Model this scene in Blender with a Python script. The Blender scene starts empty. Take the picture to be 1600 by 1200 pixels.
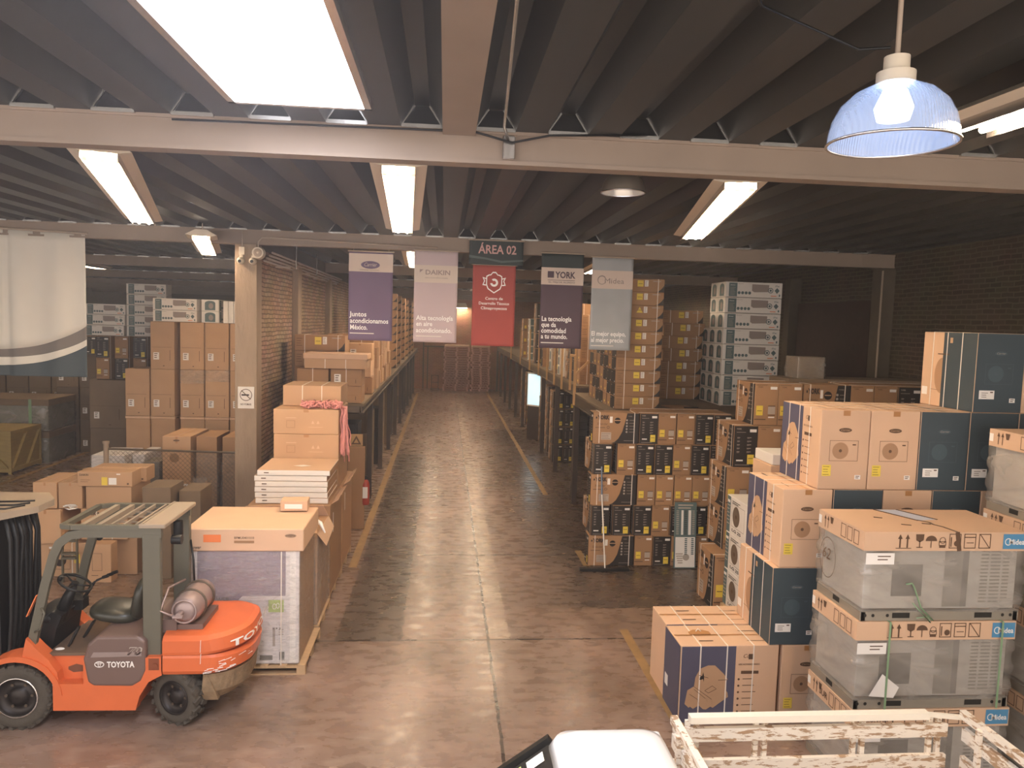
import bpy, bmesh, math, random
from mathutils import Vector, Matrix
random.seed(7)
PI = math.pi
SC = bpy.context.scene
COL = SC.collection

# ------------------------------------------------------------------ camera
F_PX, CAM_H, ROLL = 1180.0, 4.3, math.radians(1.7)
YAW, PITCH = math.radians(5.208), math.radians(4.692)
cam_d = bpy.data.cameras.new('camera'); cam = bpy.data.objects.new('camera', cam_d); COL.objects.link(cam)
cam_d.sensor_width = 36.0; cam_d.lens = 36.0 * F_PX / 1600.0; cam_d.clip_end = 300
fwd = Vector((math.sin(YAW) * math.cos(PITCH), math.cos(YAW) * math.cos(PITCH), -math.sin(PITCH)))
rgt = Vector((math.cos(YAW), -math.sin(YAW), 0)); up = rgt.cross(fwd)
Rw = Matrix((rgt, up, -fwd)).transposed()
cam.matrix_world = Matrix.Translation((0, 0, CAM_H)) @ (Rw @ Matrix.Rotation(ROLL, 3, 'Z')).to_4x4()
SC.camera = cam

# ------------------------------------------------------------------ world, exposure
w = bpy.data.worlds.new('world'); SC.world = w; w.use_nodes = True
bg = w.node_tree.nodes['Background']; bg.inputs[0].default_value = (1.0, .91, .85, 1); bg.inputs[1].default_value = 2.3
SC.view_settings.view_transform = 'Standard'; SC.view_settings.look = 'None'
SC.view_settings.gamma = 1.0; SC.view_settings.use_curve_mapping = False
SC.view_settings.exposure = 0.68
SC.cycles.max_bounces = 6
SC.cycles.transparent_max_bounces = 12

# ------------------------------------------------------------------ helpers
def lin(h):
    h = h.lstrip('#'); v = [int(h[i:i + 2], 16) / 255 for i in (0, 2, 4)]
    return tuple((c / 12.92 if c <= .04045 else ((c + .055) / 1.055) ** 2.4) for c in v) + (1,)

MATS = {}
def mat(name, color, rough=.7, metal=0, spec=.4, noise=0, nscale=6, bump=0, bscale=40, rnd=0, emit=None, estr=0, alpha=1, coat=0, stretch=(1, 1, 1)):
    if name in MATS: return MATS[name]
    m = bpy.data.materials.new(name); m.use_nodes = True; MATS[name] = m
    nt = m.node_tree; N = nt.nodes; L = nt.links; b = N['Principled BSDF']
    c = lin(color) if isinstance(color, str) else tuple(color) + (1,)
    b.inputs['Base Color'].default_value = c; b.inputs['Roughness'].default_value = rough
    b.inputs['Metallic'].default_value = metal; b.inputs['Specular IOR Level'].default_value = spec
    b.inputs['Coat Weight'].default_value = coat
    src = None
    if noise or bump:
        tc = N.new('ShaderNodeTexCoord'); mp = N.new('ShaderNodeMapping'); mp.inputs['Scale'].default_value = stretch
        L.new(tc.outputs['Object'], mp.inputs['Vector'])
    if noise:
        nz = N.new('ShaderNodeTexNoise'); nz.inputs['Scale'].default_value = nscale; nz.inputs['Detail'].default_value = 6
        L.new(mp.outputs[0], nz.inputs['Vector'])
        mx = N.new('ShaderNodeMix'); mx.data_type = 'RGBA'
        mx.inputs[6].default_value = tuple(x * (1 - noise) for x in c[:3]) + (1,)
        mx.inputs[7].default_value = tuple(min(1, x * (1 + noise)) for x in c[:3]) + (1,)
        L.new(nz.outputs['Fac'], mx.inputs[0]); src = mx.outputs[2]
    if rnd:
        oi = N.new('ShaderNodeObjectInfo'); mr = N.new('ShaderNodeMapRange')
        mr.inputs[3].default_value = 1 - rnd; mr.inputs[4].default_value = 1 + rnd
        L.new(oi.outputs['Random'], mr.inputs[0])
        hs = N.new('ShaderNodeHueSaturation'); hs.inputs['Color'].default_value = c
        if src: L.new(src, hs.inputs['Color'])
        L.new(mr.outputs[0], hs.inputs['Value']); src = hs.outputs[0]
    if src: L.new(src, b.inputs['Base Color'])
    if bump:
        n2 = N.new('ShaderNodeTexNoise'); n2.inputs['Scale'].default_value = bscale; n2.inputs['Detail'].default_value = 4
        L.new(mp.outputs[0], n2.inputs['Vector'])
        bp = N.new('ShaderNodeBump'); bp.inputs['Strength'].default_value = bump; bp.inputs['Distance'].default_value = .02
        L.new(n2.outputs['Fac'], bp.inputs['Height']); L.new(bp.outputs[0], b.inputs['Normal'])
    if emit:
        b.inputs['Emission Color'].default_value = lin(emit); b.inputs['Emission Strength'].default_value = estr
    if alpha < 1: b.inputs['Alpha'].default_value = alpha
    return m

M_CARD = mat('cardboard', '#B8926F', .75, noise=.10, nscale=3, rnd=.10)
M_CARDP = mat('pale_cardboard', '#CDA888', .75, noise=.08, nscale=3, rnd=.06)
M_CARDD = mat('brown_cardboard', '#9C7654', .75, noise=.10, nscale=4, rnd=.12)
M_CARDG = mat('dull_cardboard', '#77634E', .8, noise=.15, nscale=4, rnd=.2)
M_NAVY = mat('navy_print', '#3C474C', .55, noise=.06, rnd=.06)
M_NAVYP = mat('navy_panel', '#504D5E', .55, noise=.05)
M_BLACKP = mat('black_print', '#2C2622', .6)
M_INK = mat('brown_ink', '#5E4430', .7)
M_INKB = mat('black_ink', '#2A211C', .7)
M_INKW = mat('pale_ink', '#B8A898', .7)
M_INKN = mat('faint_navy_ink', '#4A565C', .6)
M_YEL = mat('yellow_label', '#E0C24A', .6, noise=.06, nscale=60)
M_WHL = mat('white_label', '#E6DED4', .6)
M_GRL = mat('grey_label', '#A99A8C', .6)
M_WHITE = mat('white_board', '#E2D8CC', .6, noise=.04)
M_TAPE = mat('tape', '#A87442', .35, spec=.6)
M_STRAP = mat('white_strap', '#DED2C2', .4)
M_GSTRAP = mat('green_strap', '#7F9A74', .4)
M_TEAL = mat('teal_print', '#5A6A68', .6)
M_UNITG = mat('grey_unit_print', '#94847A', .6)
M_WOOD = mat('pallet_wood', '#B79670', .8, noise=.2, nscale=5, stretch=(1, 6, 1), bump=.2)
M_WOODP = mat('red_pallet_wood', '#C09080', .85, noise=.2, nscale=5)
M_CRATE = mat('crate_wood', '#A38A55', .8, noise=.2, nscale=4, stretch=(1, 1, 5))
M_STEEL = mat('dark_rack_steel', '#5C4E40', .5, .3, noise=.2)
M_POST = mat('rack_post_paint', '#463A32', .55, .2, noise=.2)
M_UPR = mat('tan_upright', '#B08A5C', .6, noise=.1)
M_BEAM = mat('roof_beam_paint', '#93806F', .6, noise=.12, nscale=3)
M_ROOF = mat('roof_sheet', '#42413D', .5, .35, noise=.15, nscale=2, stretch=(3, .3, 1))
M_GALV = mat('galvanised_strip', '#CFCAC2', .25, .8)
M_CONC = mat('column_concrete', '#9C8670', .85, noise=.25, nscale=3, bump=.5, bscale=14, stretch=(2, 2, .6))
M_CONCD = mat('dark_column_paint', '#5C5040', .8, noise=.2)
M_PIPE = mat('pipe_paint', '#B09C88', .5)
M_ORANGE = mat('orange_paint', '#CC6436', .45, noise=.08, nscale=5, coat=.15)
M_GUARD = mat('guard_paint', '#5F594A', .45, noise=.08)
M_HOOD = mat('grey_brown_hood', '#6B554C', .4, noise=.05)
M_TYRE = mat('tyre_rubber', '#4A4238', .85, noise=.15, bump=.3, bscale=30)
M_RIM = mat('dark_rim', '#332C28', .45, .5)
M_BLK = mat('black_plastic', '#171513', .45)
M_SEAT = mat('black_vinyl', '#37342A', .32, bump=.1, bscale=12)
M_TANK = mat('tank_paint', '#9A857E', .38, .35, noise=.15)
M_CHROME = mat('bright_metal', '#C8C0B8', .25, .9)
M_WPAINT = mat('white_vehicle_paint', '#F0EDE8', .25, coat=.5)
M_GLASSD = mat('windscreen_glass', '#3A352F', .08, spec=.8)
M_RED = mat('red_paint', '#A8402E', .4)
M_PINK = mat('pink_plastic_twine', '#E59A90', .4, noise=.1, nscale=20)
M_ORL = mat('orange_label', '#E07A44', .6)
M_GREENL = mat('green_label', '#A9B868', .6)
M_BLUEL = mat('blue_label', '#4F86A8', .5)
M_GREYCAB = mat('grey_cabinet', '#B3AA9E', .5, noise=.04)
M_GREYDK = mat('grey_cabinet_panel', '#857C70', .5)
M_LOUV = mat('dark_cabinet_grey', '#6E665C', .5)  # darker grey for covers, slots and lettering
M_BASER = mat('base_rail_metal', '#9A9080', .5, .4, noise=.1)
M_DARKHOLE = mat('black_slot', '#26221C', .8)
M_MACH = mat('grey_green_wrap', '#6E6C5A', .4, bump=.5, bscale=6)
M_LILAC = mat('lilac_panel', '#8F7F88', .45, bump=.25, bscale=8, stretch=(.5, .5, 14))
M_PALEU = mat('pale_unit_panel', '#D8CEC8', .4, bump=.35, bscale=5, stretch=(.5, .5, 14))
M_CLOTHW = mat('cream_cloth', '#E4DACA', .8, noise=.04)
M_CLOTHG = mat('grey_cloth', '#80766E', .8)
M_CLOTHN = mat('slate_cloth', '#4E5658', .8)

def brick_mat(name, c1, c2, cm, scale=1, axis='Y'):
    m = bpy.data.materials.new(name); m.use_nodes = True; nt = m.node_tree; N = nt.nodes; L = nt.links; b = N['Principled BSDF']
    tc = N.new('ShaderNodeTexCoord'); sp = N.new('ShaderNodeSeparateXYZ'); cb = N.new('ShaderNodeCombineXYZ')
    L.new(tc.outputs['Object'], sp.inputs[0]); L.new(sp.outputs[axis], cb.inputs[0]); L.new(sp.outputs['Z'], cb.inputs[1])
    br = N.new('ShaderNodeTexBrick'); br.inputs['Scale'].default_value = scale; br.inputs['Color1'].default_value = lin(c1)
    br.inputs['Color2'].default_value = lin(c2); br.inputs['Mortar'].default_value = lin(cm); br.inputs['Mortar Size'].default_value = .012
    br.inputs['Brick Width'].default_value = .26; br.inputs['Row Height'].default_value = .085; br.inputs['Bias'].default_value = 0
    n3 = N.new('ShaderNodeTexNoise'); n3.inputs['Scale'].default_value = 3; n3.inputs['Detail'].default_value = 3; L.new(tc.outputs['Object'], n3.inputs['Vector'])
    v1 = N.new('ShaderNodeVectorMath'); v1.operation = 'MULTIPLY_ADD'; v1.inputs[1].default_value = (.05, .05, 0); L.new(n3.outputs['Color'], v1.inputs[0]); L.new(cb.outputs[0], v1.inputs[2])
    L.new(v1.outputs[0], br.inputs['Vector'])
    nz = N.new('ShaderNodeTexNoise'); nz.inputs['Scale'].default_value = 1.5; nz.inputs['Detail'].default_value = 7
    L.new(tc.outputs['Object'], nz.inputs['Vector'])
    mx = N.new('ShaderNodeMix'); mx.data_type = 'RGBA'; mx.blend_type = 'MULTIPLY'; mx.inputs[0].default_value = .5
    L.new(br.outputs[0], mx.inputs[6]); L.new(nz.outputs['Color'], mx.inputs[7]); L.new(mx.outputs[2], b.inputs['Base Color'])
    b.inputs['Roughness'].default_value = .85
    bp = N.new('ShaderNodeBump'); bp.inputs['Strength'].default_value = .6; bp.inputs['Distance'].default_value = .01; bp.invert = True
    L.new(br.outputs['Fac'], bp.inputs['Height']); L.new(bp.outputs[0], b.inputs['Normal'])
    return m
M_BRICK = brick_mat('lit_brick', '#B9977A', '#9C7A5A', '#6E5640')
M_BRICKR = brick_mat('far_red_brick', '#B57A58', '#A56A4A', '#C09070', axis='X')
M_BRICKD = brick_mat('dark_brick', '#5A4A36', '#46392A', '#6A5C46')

def wrap_mat(name, tint, alpha=.35, scale=9):
    m = bpy.data.materials.new(name); m.use_nodes = True; nt = m.node_tree; N = nt.nodes; L = nt.links; b = N['Principled BSDF']
    b.inputs['Base Color'].default_value = lin(tint); b.inputs['Roughness'].default_value = .18; b.inputs['Specular IOR Level'].default_value = .8
    tc = N.new('ShaderNodeTexCoord'); nz = N.new('ShaderNodeTexNoise'); nz.inputs['Scale'].default_value = scale; nz.inputs['Detail'].default_value = 5
    nz.inputs['Distortion'].default_value = 1.2
    mp = N.new('ShaderNodeMapping'); mp.inputs['Scale'].default_value = (1, 1, 2.2)
    L.new(tc.outputs['Object'], mp.inputs[0]); L.new(mp.outputs[0], nz.inputs['Vector'])
    bp = N.new('ShaderNodeBump'); bp.inputs['Strength'].default_value = 1 if scale > 4 else .35; bp.inputs['Distance'].default_value = .05
    L.new(nz.outputs['Fac'], bp.inputs['Height']); L.new(bp.outputs[0], b.inputs['Normal'])
    mr = N.new('ShaderNodeMapRange'); mr.inputs[1].default_value = .4; mr.inputs[2].default_value = .7
    mr.inputs[3].default_value = alpha * .6; mr.inputs[4].default_value = min(1, alpha * 1.7)
    L.new(nz.outputs['Fac'], mr.inputs[0]); L.new(mr.outputs[0], b.inputs['Alpha'])
    return m
M_WRAP = wrap_mat('shrink_wrap', '#D8CFC2', .22)
M_WRAPG = wrap_mat('grey_shrink_wrap', '#B7ADA1', .38, 1.6)

class MB:
    """collects shapes into one mesh"""
    def __init__(s): s.v = []; s.f = []; s.m = []; s.mats = []; s.sm = []
    def mi(s, m):
        if m not in s.mats: s.mats.append(m)
        return s.mats.index(m)
    def add(s, vs, fs, m=None, sm=False):
        o = len(s.v); s.v += [tuple(v) for v in vs]; s.f += [tuple(i + o for i in f) for f in fs]
        k = s.mi(m) if m else 0
        s.m += [k] * len(fs); s.sm += [sm] * len(fs); return s
    def box(s, x0, x1, y0, y1, z0, z1, m=None, b=0):
        if b:
            bm = bmesh.new(); bmesh.ops.create_cube(bm, size=1)
            for v in bm.verts: v.co = Vector((x0 + (v.co.x + .5) * (x1 - x0), y0 + (v.co.y + .5) * (y1 - y0), z0 + (v.co.z + .5) * (z1 - z0)))
            bmesh.ops.bevel(bm, geom=list(bm.edges), offset=b, segments=2 if b > .01 else 1, affect='EDGES', profile=.6)
            bm.verts.ensure_lookup_table(); s.add([v.co[:] for v in bm.verts], [[v.index for v in f.verts] for f in bm.faces], m); bm.free(); return s
        s.add([(x0, y0, z0), (x1, y0, z0), (x1, y1, z0), (x0, y1, z0), (x0, y0, z1), (x1, y0, z1), (x1, y1, z1), (x0, y1, z1)],
              [(0, 3, 2, 1), (4, 5, 6, 7), (0, 1, 5, 4), (1, 2, 6, 5), (2, 3, 7, 6), (3, 0, 4, 7)], m); return s
    def bar(s, a, b, wd, ht, m=None, upv=(0, 0, 1)):
        a = Vector(a); b = Vector(b); d = (b - a).normalized(); u = Vector(upv)
        if abs(d.dot(u)) > .98: u = Vector((0, 1, 0))
        r = d.cross(u).normalized(); u = r.cross(d)
        vs = [p + r * (sx * wd / 2) + u * (sz * ht / 2) for p in (a, b) for sx, sz in ((-1, -1), (1, -1), (1, 1), (-1, 1))]
        s.add(vs, [(0, 1, 2, 3), (7, 6, 5, 4), (0, 4, 5, 1), (1, 5, 6, 2), (2, 6, 7, 3), (3, 7, 4, 0)], m); return s
    def tube(s, pts, r, n=8, m=None, cap=True, closed=False):
        pts = [Vector(p) for p in pts]; rr = r if isinstance(r, (list, tuple)) else [r] * len(pts); K = len(pts)
        vs = []; pu = None
        for i, p in enumerate(pts):
            if closed: d = (pts[(i + 1) % K] - pts[i - 1]).normalized()
            else: d = (pts[min(i + 1, K - 1)] - pts[max(i - 1, 0)]).normalized()
            u = pu or (Vector((0, 0, 1)) if abs(d.z) < .9 else Vector((1, 0, 0)))
            u = (u - d * u.dot(d)).normalized(); pu = u; q = d.cross(u)
            vs += [p + (u * math.cos(2 * PI * k / n) + q * math.sin(2 * PI * k / n)) * rr[i] for k in range(n)]
        fs = []
        for i in range(K if closed else K - 1):
            j = (i + 1) % K
            fs += [(i * n + k, i * n + (k + 1) % n, j * n + (k + 1) % n, j * n + k) for k in range(n)]
        if cap and not closed: fs += [tuple(range(n - 1, -1, -1)), tuple((K - 1) * n + k for k in range(n))]
        s.add(vs, fs, m, True); return s
    def cyl(s, a, b, r, n=24, m=None, r2=None):
        a = Vector(a); b = Vector(b); d = (b - a).normalized(); u = d.orthogonal().normalized(); q = d.cross(u); r2 = r if r2 is None else r2
        vs = [a + (u * math.cos(2 * PI * k / n) + q * math.sin(2 * PI * k / n)) * r for k in range(n)] + [b + (u * math.cos(2 * PI * k / n) + q * math.sin(2 * PI * k / n)) * r2 for k in range(n)]
        s.add(vs, [(k, (k + 1) % n, n + (k + 1) % n, n + k) for k in range(n)], m, True)
        s.add(vs, [tuple(range(n - 1, -1, -1)), tuple(n + k for k in range(n))], m); return s
    def lathe(s, prof, origin=(0, 0, 0), axis='Z', n=32, m=None, sm=True):
        o = Vector(origin); vs = []
        for r, h in prof:
            for k in range(n):
                c, t = math.cos(2 * PI * k / n) * r, math.sin(2 * PI * k / n) * r
                vs.append(o + (Vector((c, t, h)) if axis == 'Z' else Vector((c, h, t)) if axis == 'Y' else Vector((h, c, t))))
        K = len(prof)
        s.add(vs, [(i * n + k, i * n + (k + 1) % n, (i + 1) * n + (k + 1) % n, (i + 1) * n + k) for i in range(K - 1) for k in range(n)], m, sm); return s
    def prism(s, poly, a, b, plane='XZ', m=None):
        """poly in plane, extruded from a to b along the other axis"""
        n = len(poly)
        def P(p, t): return (p[0], t, p[1]) if plane == 'XZ' else (p[0], p[1], t) if plane == 'XY' else (t, p[0], p[1])
        vs = [P(p, a) for p in poly] + [P(p, b) for p in poly]
        s.add(vs, [tuple(range(n)), tuple(range(2 * n - 1, n - 1, -1))] + [(i, n + i, n + (i + 1) % n, (i + 1) % n) for i in range(n)], m); return s
    def mesh(s, name, m=None, recalc=True):
        me = bpy.data.meshes.new(name); me.from_pydata(s.v, [], s.f)
        for mm in (s.mats or [m]): me.materials.append(mm)
        me.polygons.foreach_set('material_index', s.m); me.polygons.foreach_set('use_smooth', s.sm)
        if recalc:
            bm = bmesh.new(); bm.from_mesh(me); bmesh.ops.recalc_face_normals(bm, faces=bm.faces); bm.to_mesh(me); bm.free()
        me.update(); return me
    def build(s, name, m=None, parent=None, loc=(0, 0, 0), rz=0, recalc=True):
        o = bpy.data.objects.new(name, s.mesh(name, m, recalc)); COL.objects.link(o)
        o.location = loc; o.rotation_euler = (0, 0, rz)
        if parent: o.parent = parent
        return o

LONGL = []
def tag(o, label, cat, group=None, kind=None):
    if len(label.split()) > 16: LONGL.append(label)
    o['label'] = label; o['category'] = cat
    if group: o['group'] = group
    if kind: o['kind'] = kind
    return o
def struct(o): o['kind'] = 'structure'; return o
def empty(name, loc=(0, 0, 0), rz=0):
    o = bpy.data.objects.new(name, None); COL.objects.link(o); o.location = loc; o.rotation_euler = (0, 0, rz); o.empty_display_size = .1; return o

_TXT = {}
def text2d(s, bold=0, italic=0):
    k = (s, bold, italic)
    if k in _TXT: return _TXT[k]
    c = bpy.data.curves.new('t', 'FONT'); c.body = s; c.size = 1; c.resolution_u = 2; c.offset = bold; c.shear = italic
    o = bpy.data.objects.new('t', c); COL.objects.link(o)
    dg = bpy.context.evaluated_depsgraph_get(); me = bpy.data.meshes.new_from_object(o.evaluated_get(dg))
    vs = [(v.co.x, v.co.y) for v in me.vertices]; fs = [tuple(p.vertices) for p in me.polygons]
    bpy.data.objects.remove(o); bpy.data.curves.remove(c); bpy.data.meshes.remove(me)
    _TXT[k] = (vs, fs); return vs, fs
def circ(u, v, r, n=20, ru=None): ru = ru or r; return [(u + ru * math.cos(2 * PI * i / n), v + r * math.sin(2 * PI * i / n)) for i in range(n)]

class Decals:
    """flat prints on the faces of a w x d x h block whose bottom centre is the origin"""
    def __init__(s, w, d, h): s.w, s.d, s.h = w, d, h; s.parts = {}; s.lay = 0
    def mbf(s, part, face):
        return s.parts.setdefault((part, face if part in ('printed_panel', 'side_panel') else ''), (MB(), None))[0]
    def P(s, face, u, v, off):
        w, d, h = s.w, s.d, s.h
        return {'F': (-w / 2 + u, -d / 2 - off, v), 'B': (w / 2 - u, d / 2 + off, v), 'L': (-w / 2 - off, d / 2 - u, v),
                'R': (w / 2 + off, -d / 2 + u, v), 'T': (-w / 2 + u, -d / 2 + v, h + off)}[face]
    def poly(s, part, m, face, pts, lay=1):
        mb = s.mbf(part, face); off = .0015 + .0012 * lay
        mb.add([s.P(face, u, v, off) for u, v in pts], [tuple(range(len(pts)))], m)
    def rect(s, part, m, face, u0, v0, u1, v1, lay=1): s.poly(part, m, face, [(u0, v0), (u1, v0), (u1, v1), (u0, v1)], lay)
    def disc(s, part, m, face, u, v, r, lay=1, ru=None, n=24): s.poly(part, m, face, circ(u, v, r, n, ru), lay)
    def ring(s, part, m, face, u, v, r, t, lay=1, ru=None, n=24):
        ru = ru or r; a = circ(u, v, r, n, ru); b = circ(u, v, r - t, n, ru - t)
        mb = s.mbf(part, face); off = .0015 + .0012 * lay
        mb.add([s.P(face, *p, off) for p in a + b], [(i, (i + 1) % n, n + (i + 1) % n, n + i) for i in range(n)], m)
    def frame(s, part, m, face, u0, v0, u1, v1, t, lay=1):
        for r in ((u0, v0, u1, v0 + t), (u0, v1 - t, u1, v1), (u0, v0, u0 + t, v1), (u1 - t, v0, u1, v1)): s.rect(part, m, face, *r, lay=lay)
    def text(s, part, m, face, txt, u, v, size, lay=1, bold=0, italic=0, width=None):
        vs, fs = text2d(txt, bold, italic)
        if not vs: return
        sx = size if not width else width / max(1e-6, max(p[0] for p in vs))
        mb = s.mbf(part, face); off = .0015 + .0012 * lay
        mb.add([s.P(face, u + a * sx, v + b * size, off) for a, b in vs], fs, m)
    def lines(s, part, m, face, u, v, wid, n, dv, t, jag=.3, lay=1, seed=1):
        r = random.Random(seed)
        for i in range(n): s.rect(part, m, face, u, v - i * dv, u + wid * (1 - jag * r.random()), v - i * dv + t, lay)

class Proto:
    def __init__(s, name, w, d, h, body, dec=None, straps=(), extra=(), cat='box'):
        s.name, s.w, s.d, s.h, s.cat = name, w, d, h, cat
        if isinstance(body, bpy.types.Mesh): s.body = body
        else: s.body = MB().box(-w / 2, w / 2, -d / 2, d / 2, 0, h, body, b=.006).mesh(name)
        s.ch = []
        if dec:
            for (pn, mn), (mb, m) in dec.parts.items(): s.ch.append((pn, mb.mesh(pn, m, recalc=False)))
        for ax, pos, m in straps:
            mb = MB(); t = .004; e = .007
            for p in pos:
                if ax == 'x':   # loop in the yz plane at x=p
                    mb.box(p - e, p + e, -d / 2 - t, -d / 2 - .0005, 0.002, h, m); mb.box(p - e, p + e, d / 2 + .0005, d / 2 + t, 0.002, h, m)
                    mb.box(p - e, p + e, -d / 2 - t, d / 2 + t, h + .0005, h + t, m)
                else:
                    mb.box(-w / 2 - t, -w / 2 - .0005, p - e, p + e, 0.002, h, m); mb.box(w / 2 + .0005, w / 2 + t, p - e, p + e, 0.002, h, m)
                    mb.box(-w / 2 - t, w / 2 + t, p - e, p + e, h + .0005, h + t, m)
            s.ch.append(('strap', mb.mesh('strap', m)))
        for pn, me in extra: s.ch.append((pn, me))
COUNT = {}
def place(p, x, y, z, rz=0, label='', group=None, parts=True, cat=None, jit=1):
    o = bpy.data.objects.new(p.name, p.body); COL.objects.link(o)
    j = .003 * jit
    o.location = (x + random.uniform(-j, j), y + random.uniform(-j, j), z + .002); o.rotation_euler = (0, 0, rz + random.uniform(-.002, .002) * jit)
    tag(o, label, cat or p.cat, group)
    if parts:
        for pn, me in p.ch:
            if parts != 'few' or pn in ('printed_panel', 'white_label', 'yellow_label'):
                c = bpy.data.objects.new(pn, me); COL.objects.link(c); c.parent = o
    COUNT[p.name] = COUNT.get(p.name, 0) + 1
    return o
ORD = ['zeroth', 'first', 'second', 'third', 'fourth', 'fifth', 'sixth', 'seventh', 'eighth', 'ninth', 'tenth', 'eleventh', 'twelfth', 'thirteenth', 'fourteenth', 'fifteenth']
def layer(i, n):
    if n == 1: return 'only layer'
    if i == n - 1: return 'top layer'
    if i == 0: return 'bottom layer'
    return ORD[i + 1] + ' layer'
# ------------------------------------------------------------------ setting
def floor_mat():
    m = bpy.data.materials.new('worn_concrete'); m.use_nodes = True; nt = m.node_tree; N = nt.nodes; L = nt.links; b = N['Principled BSDF']
    tc = N.new('ShaderNodeTexCoord'); sp = N.new('ShaderNodeSeparateXYZ'); L.new(tc.outputs['Object'], sp.inputs[0])
    def noise(s, d=6, st=None, dist=0):
        n = N.new('ShaderNodeTexNoise'); n.inputs['Scale'].default_value = s; n.inputs['Detail'].default_value = d; n.inputs['Distortion'].default_value = dist
        if st:
            mp = N.new('ShaderNodeMapping'); mp.inputs['Scale'].default_value = st; L.new(tc.outputs['Object'], mp.inputs[0]); L.new(mp.outputs[0], n.inputs['Vector'])
        else: L.new(tc.outputs['Object'], n.inputs['Vector'])
        return n.outputs['Fac']
    def mth(op, a, b_=0, c=0):
        n = N.new('ShaderNodeMath'); n.operation = op
        for i, v in enumerate((a, b_, c)):
            if isinstance(v, (int, float)): n.inputs[i].default_value = v
            else: L.new(v, n.inputs[i])
        return n.outputs[0]
    def rng(v, a, b_, lo, hi):
        n = N.new('ShaderNodeMapRange'); n.inputs[1].default_value = a; n.inputs[2].default_value = b_; n.inputs[3].default_value = lo; n.inputs[4].default_value = hi
        L.new(v, n.inputs[0]); return n.outputs[0]
    def mix(f, a, b_):
        n = N.new('ShaderNodeMix'); n.data_type = 'RGBA'
        for i, v in ((6, a), (7, b_)):
            if isinstance(v, tuple): n.inputs[i].default_value = v
            else: L.new(v, n.inputs[i])
        L.new(f, n.inputs[0]) if not isinstance(f, (int, float)) else setattr(n.inputs[0], 'default_value', f); return n.outputs[2]
    x, y = sp.outputs[0], sp.outputs[1]
    edge = mth('MULTIPLY', mth('SUBTRACT', noise(5, 5), .5), .16)
    xw = mth('ADD', x, edge)
    big = noise(.45, 7, None, .3); fine = noise(6, 12, (.6, 1.2, 1), .1); streak = noise(1.1, 5, (.9, .9, 1), .1)
    col = mix(rng(big, .35, .65, 0, 1), lin('#745D4C'), lin('#93796A'))
    col = mix(rng(streak, .35, .75, 0, .5), col, lin('#574536'))
    col = mix(rng(fine, .52, .70, 0, .28), col, lin('#B9A28E'))
    col = mix(rng(noise(14, 6, (.25, 1, 1), .3), .60, .78, 0, .30), col, lin('#D2BEAA'))
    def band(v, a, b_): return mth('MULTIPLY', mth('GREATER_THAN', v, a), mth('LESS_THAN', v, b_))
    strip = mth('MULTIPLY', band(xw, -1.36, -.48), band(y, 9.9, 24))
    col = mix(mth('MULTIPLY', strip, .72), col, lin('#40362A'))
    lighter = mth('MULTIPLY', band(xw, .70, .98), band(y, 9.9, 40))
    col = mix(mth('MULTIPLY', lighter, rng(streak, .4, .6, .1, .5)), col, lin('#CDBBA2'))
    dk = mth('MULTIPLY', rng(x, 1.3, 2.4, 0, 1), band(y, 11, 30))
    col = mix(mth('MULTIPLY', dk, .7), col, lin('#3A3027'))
    # joints
    jx = mth('LESS_THAN', mth('ABSOLUTE', mth('SUBTRACT', mth('ADD', x, mth('MULTIPLY', edge, .35)), .68)), .018)
    ym = mth('PINGPONG', mth('SUBTRACT', y, 9.9), 1.86); jy = mth('LESS_THAN', ym, .018)
    jx2 = mth('LESS_THAN', mth('PINGPONG', mth('SUBTRACT', x, -4.6), 1.9), .012)
    j = mth('MAXIMUM', mth('MAXIMUM', jx, jy), mth('MULTIPLY', jx2, mth('LESS_THAN', x, -4)))
    col = mix(mth('MULTIPLY', j, .9), col, lin('#2E241C'))
    L.new(col, b.inputs['Base Color'])
    L.new(rng(fine, .3, .75, .20, .40), b.inputs['Roughness'])
    b.inputs['Specular IOR Level'].default_value = .75
    bp = N.new('ShaderNodeBump'); bp.inputs['Strength'].default_value = .07; bp.inputs['Distance'].default_value = .006
    L.new(mth('SUBTRACT', streak, mth('MULTIPLY', j, 1.0)), bp.inputs['Height']); L.new(bp.outputs[0], b.inputs['Normal'])
    return m
struct(MB().box(-24, 9, -4, 64, -.2, 0).build('floor', floor_mat()))

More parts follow.
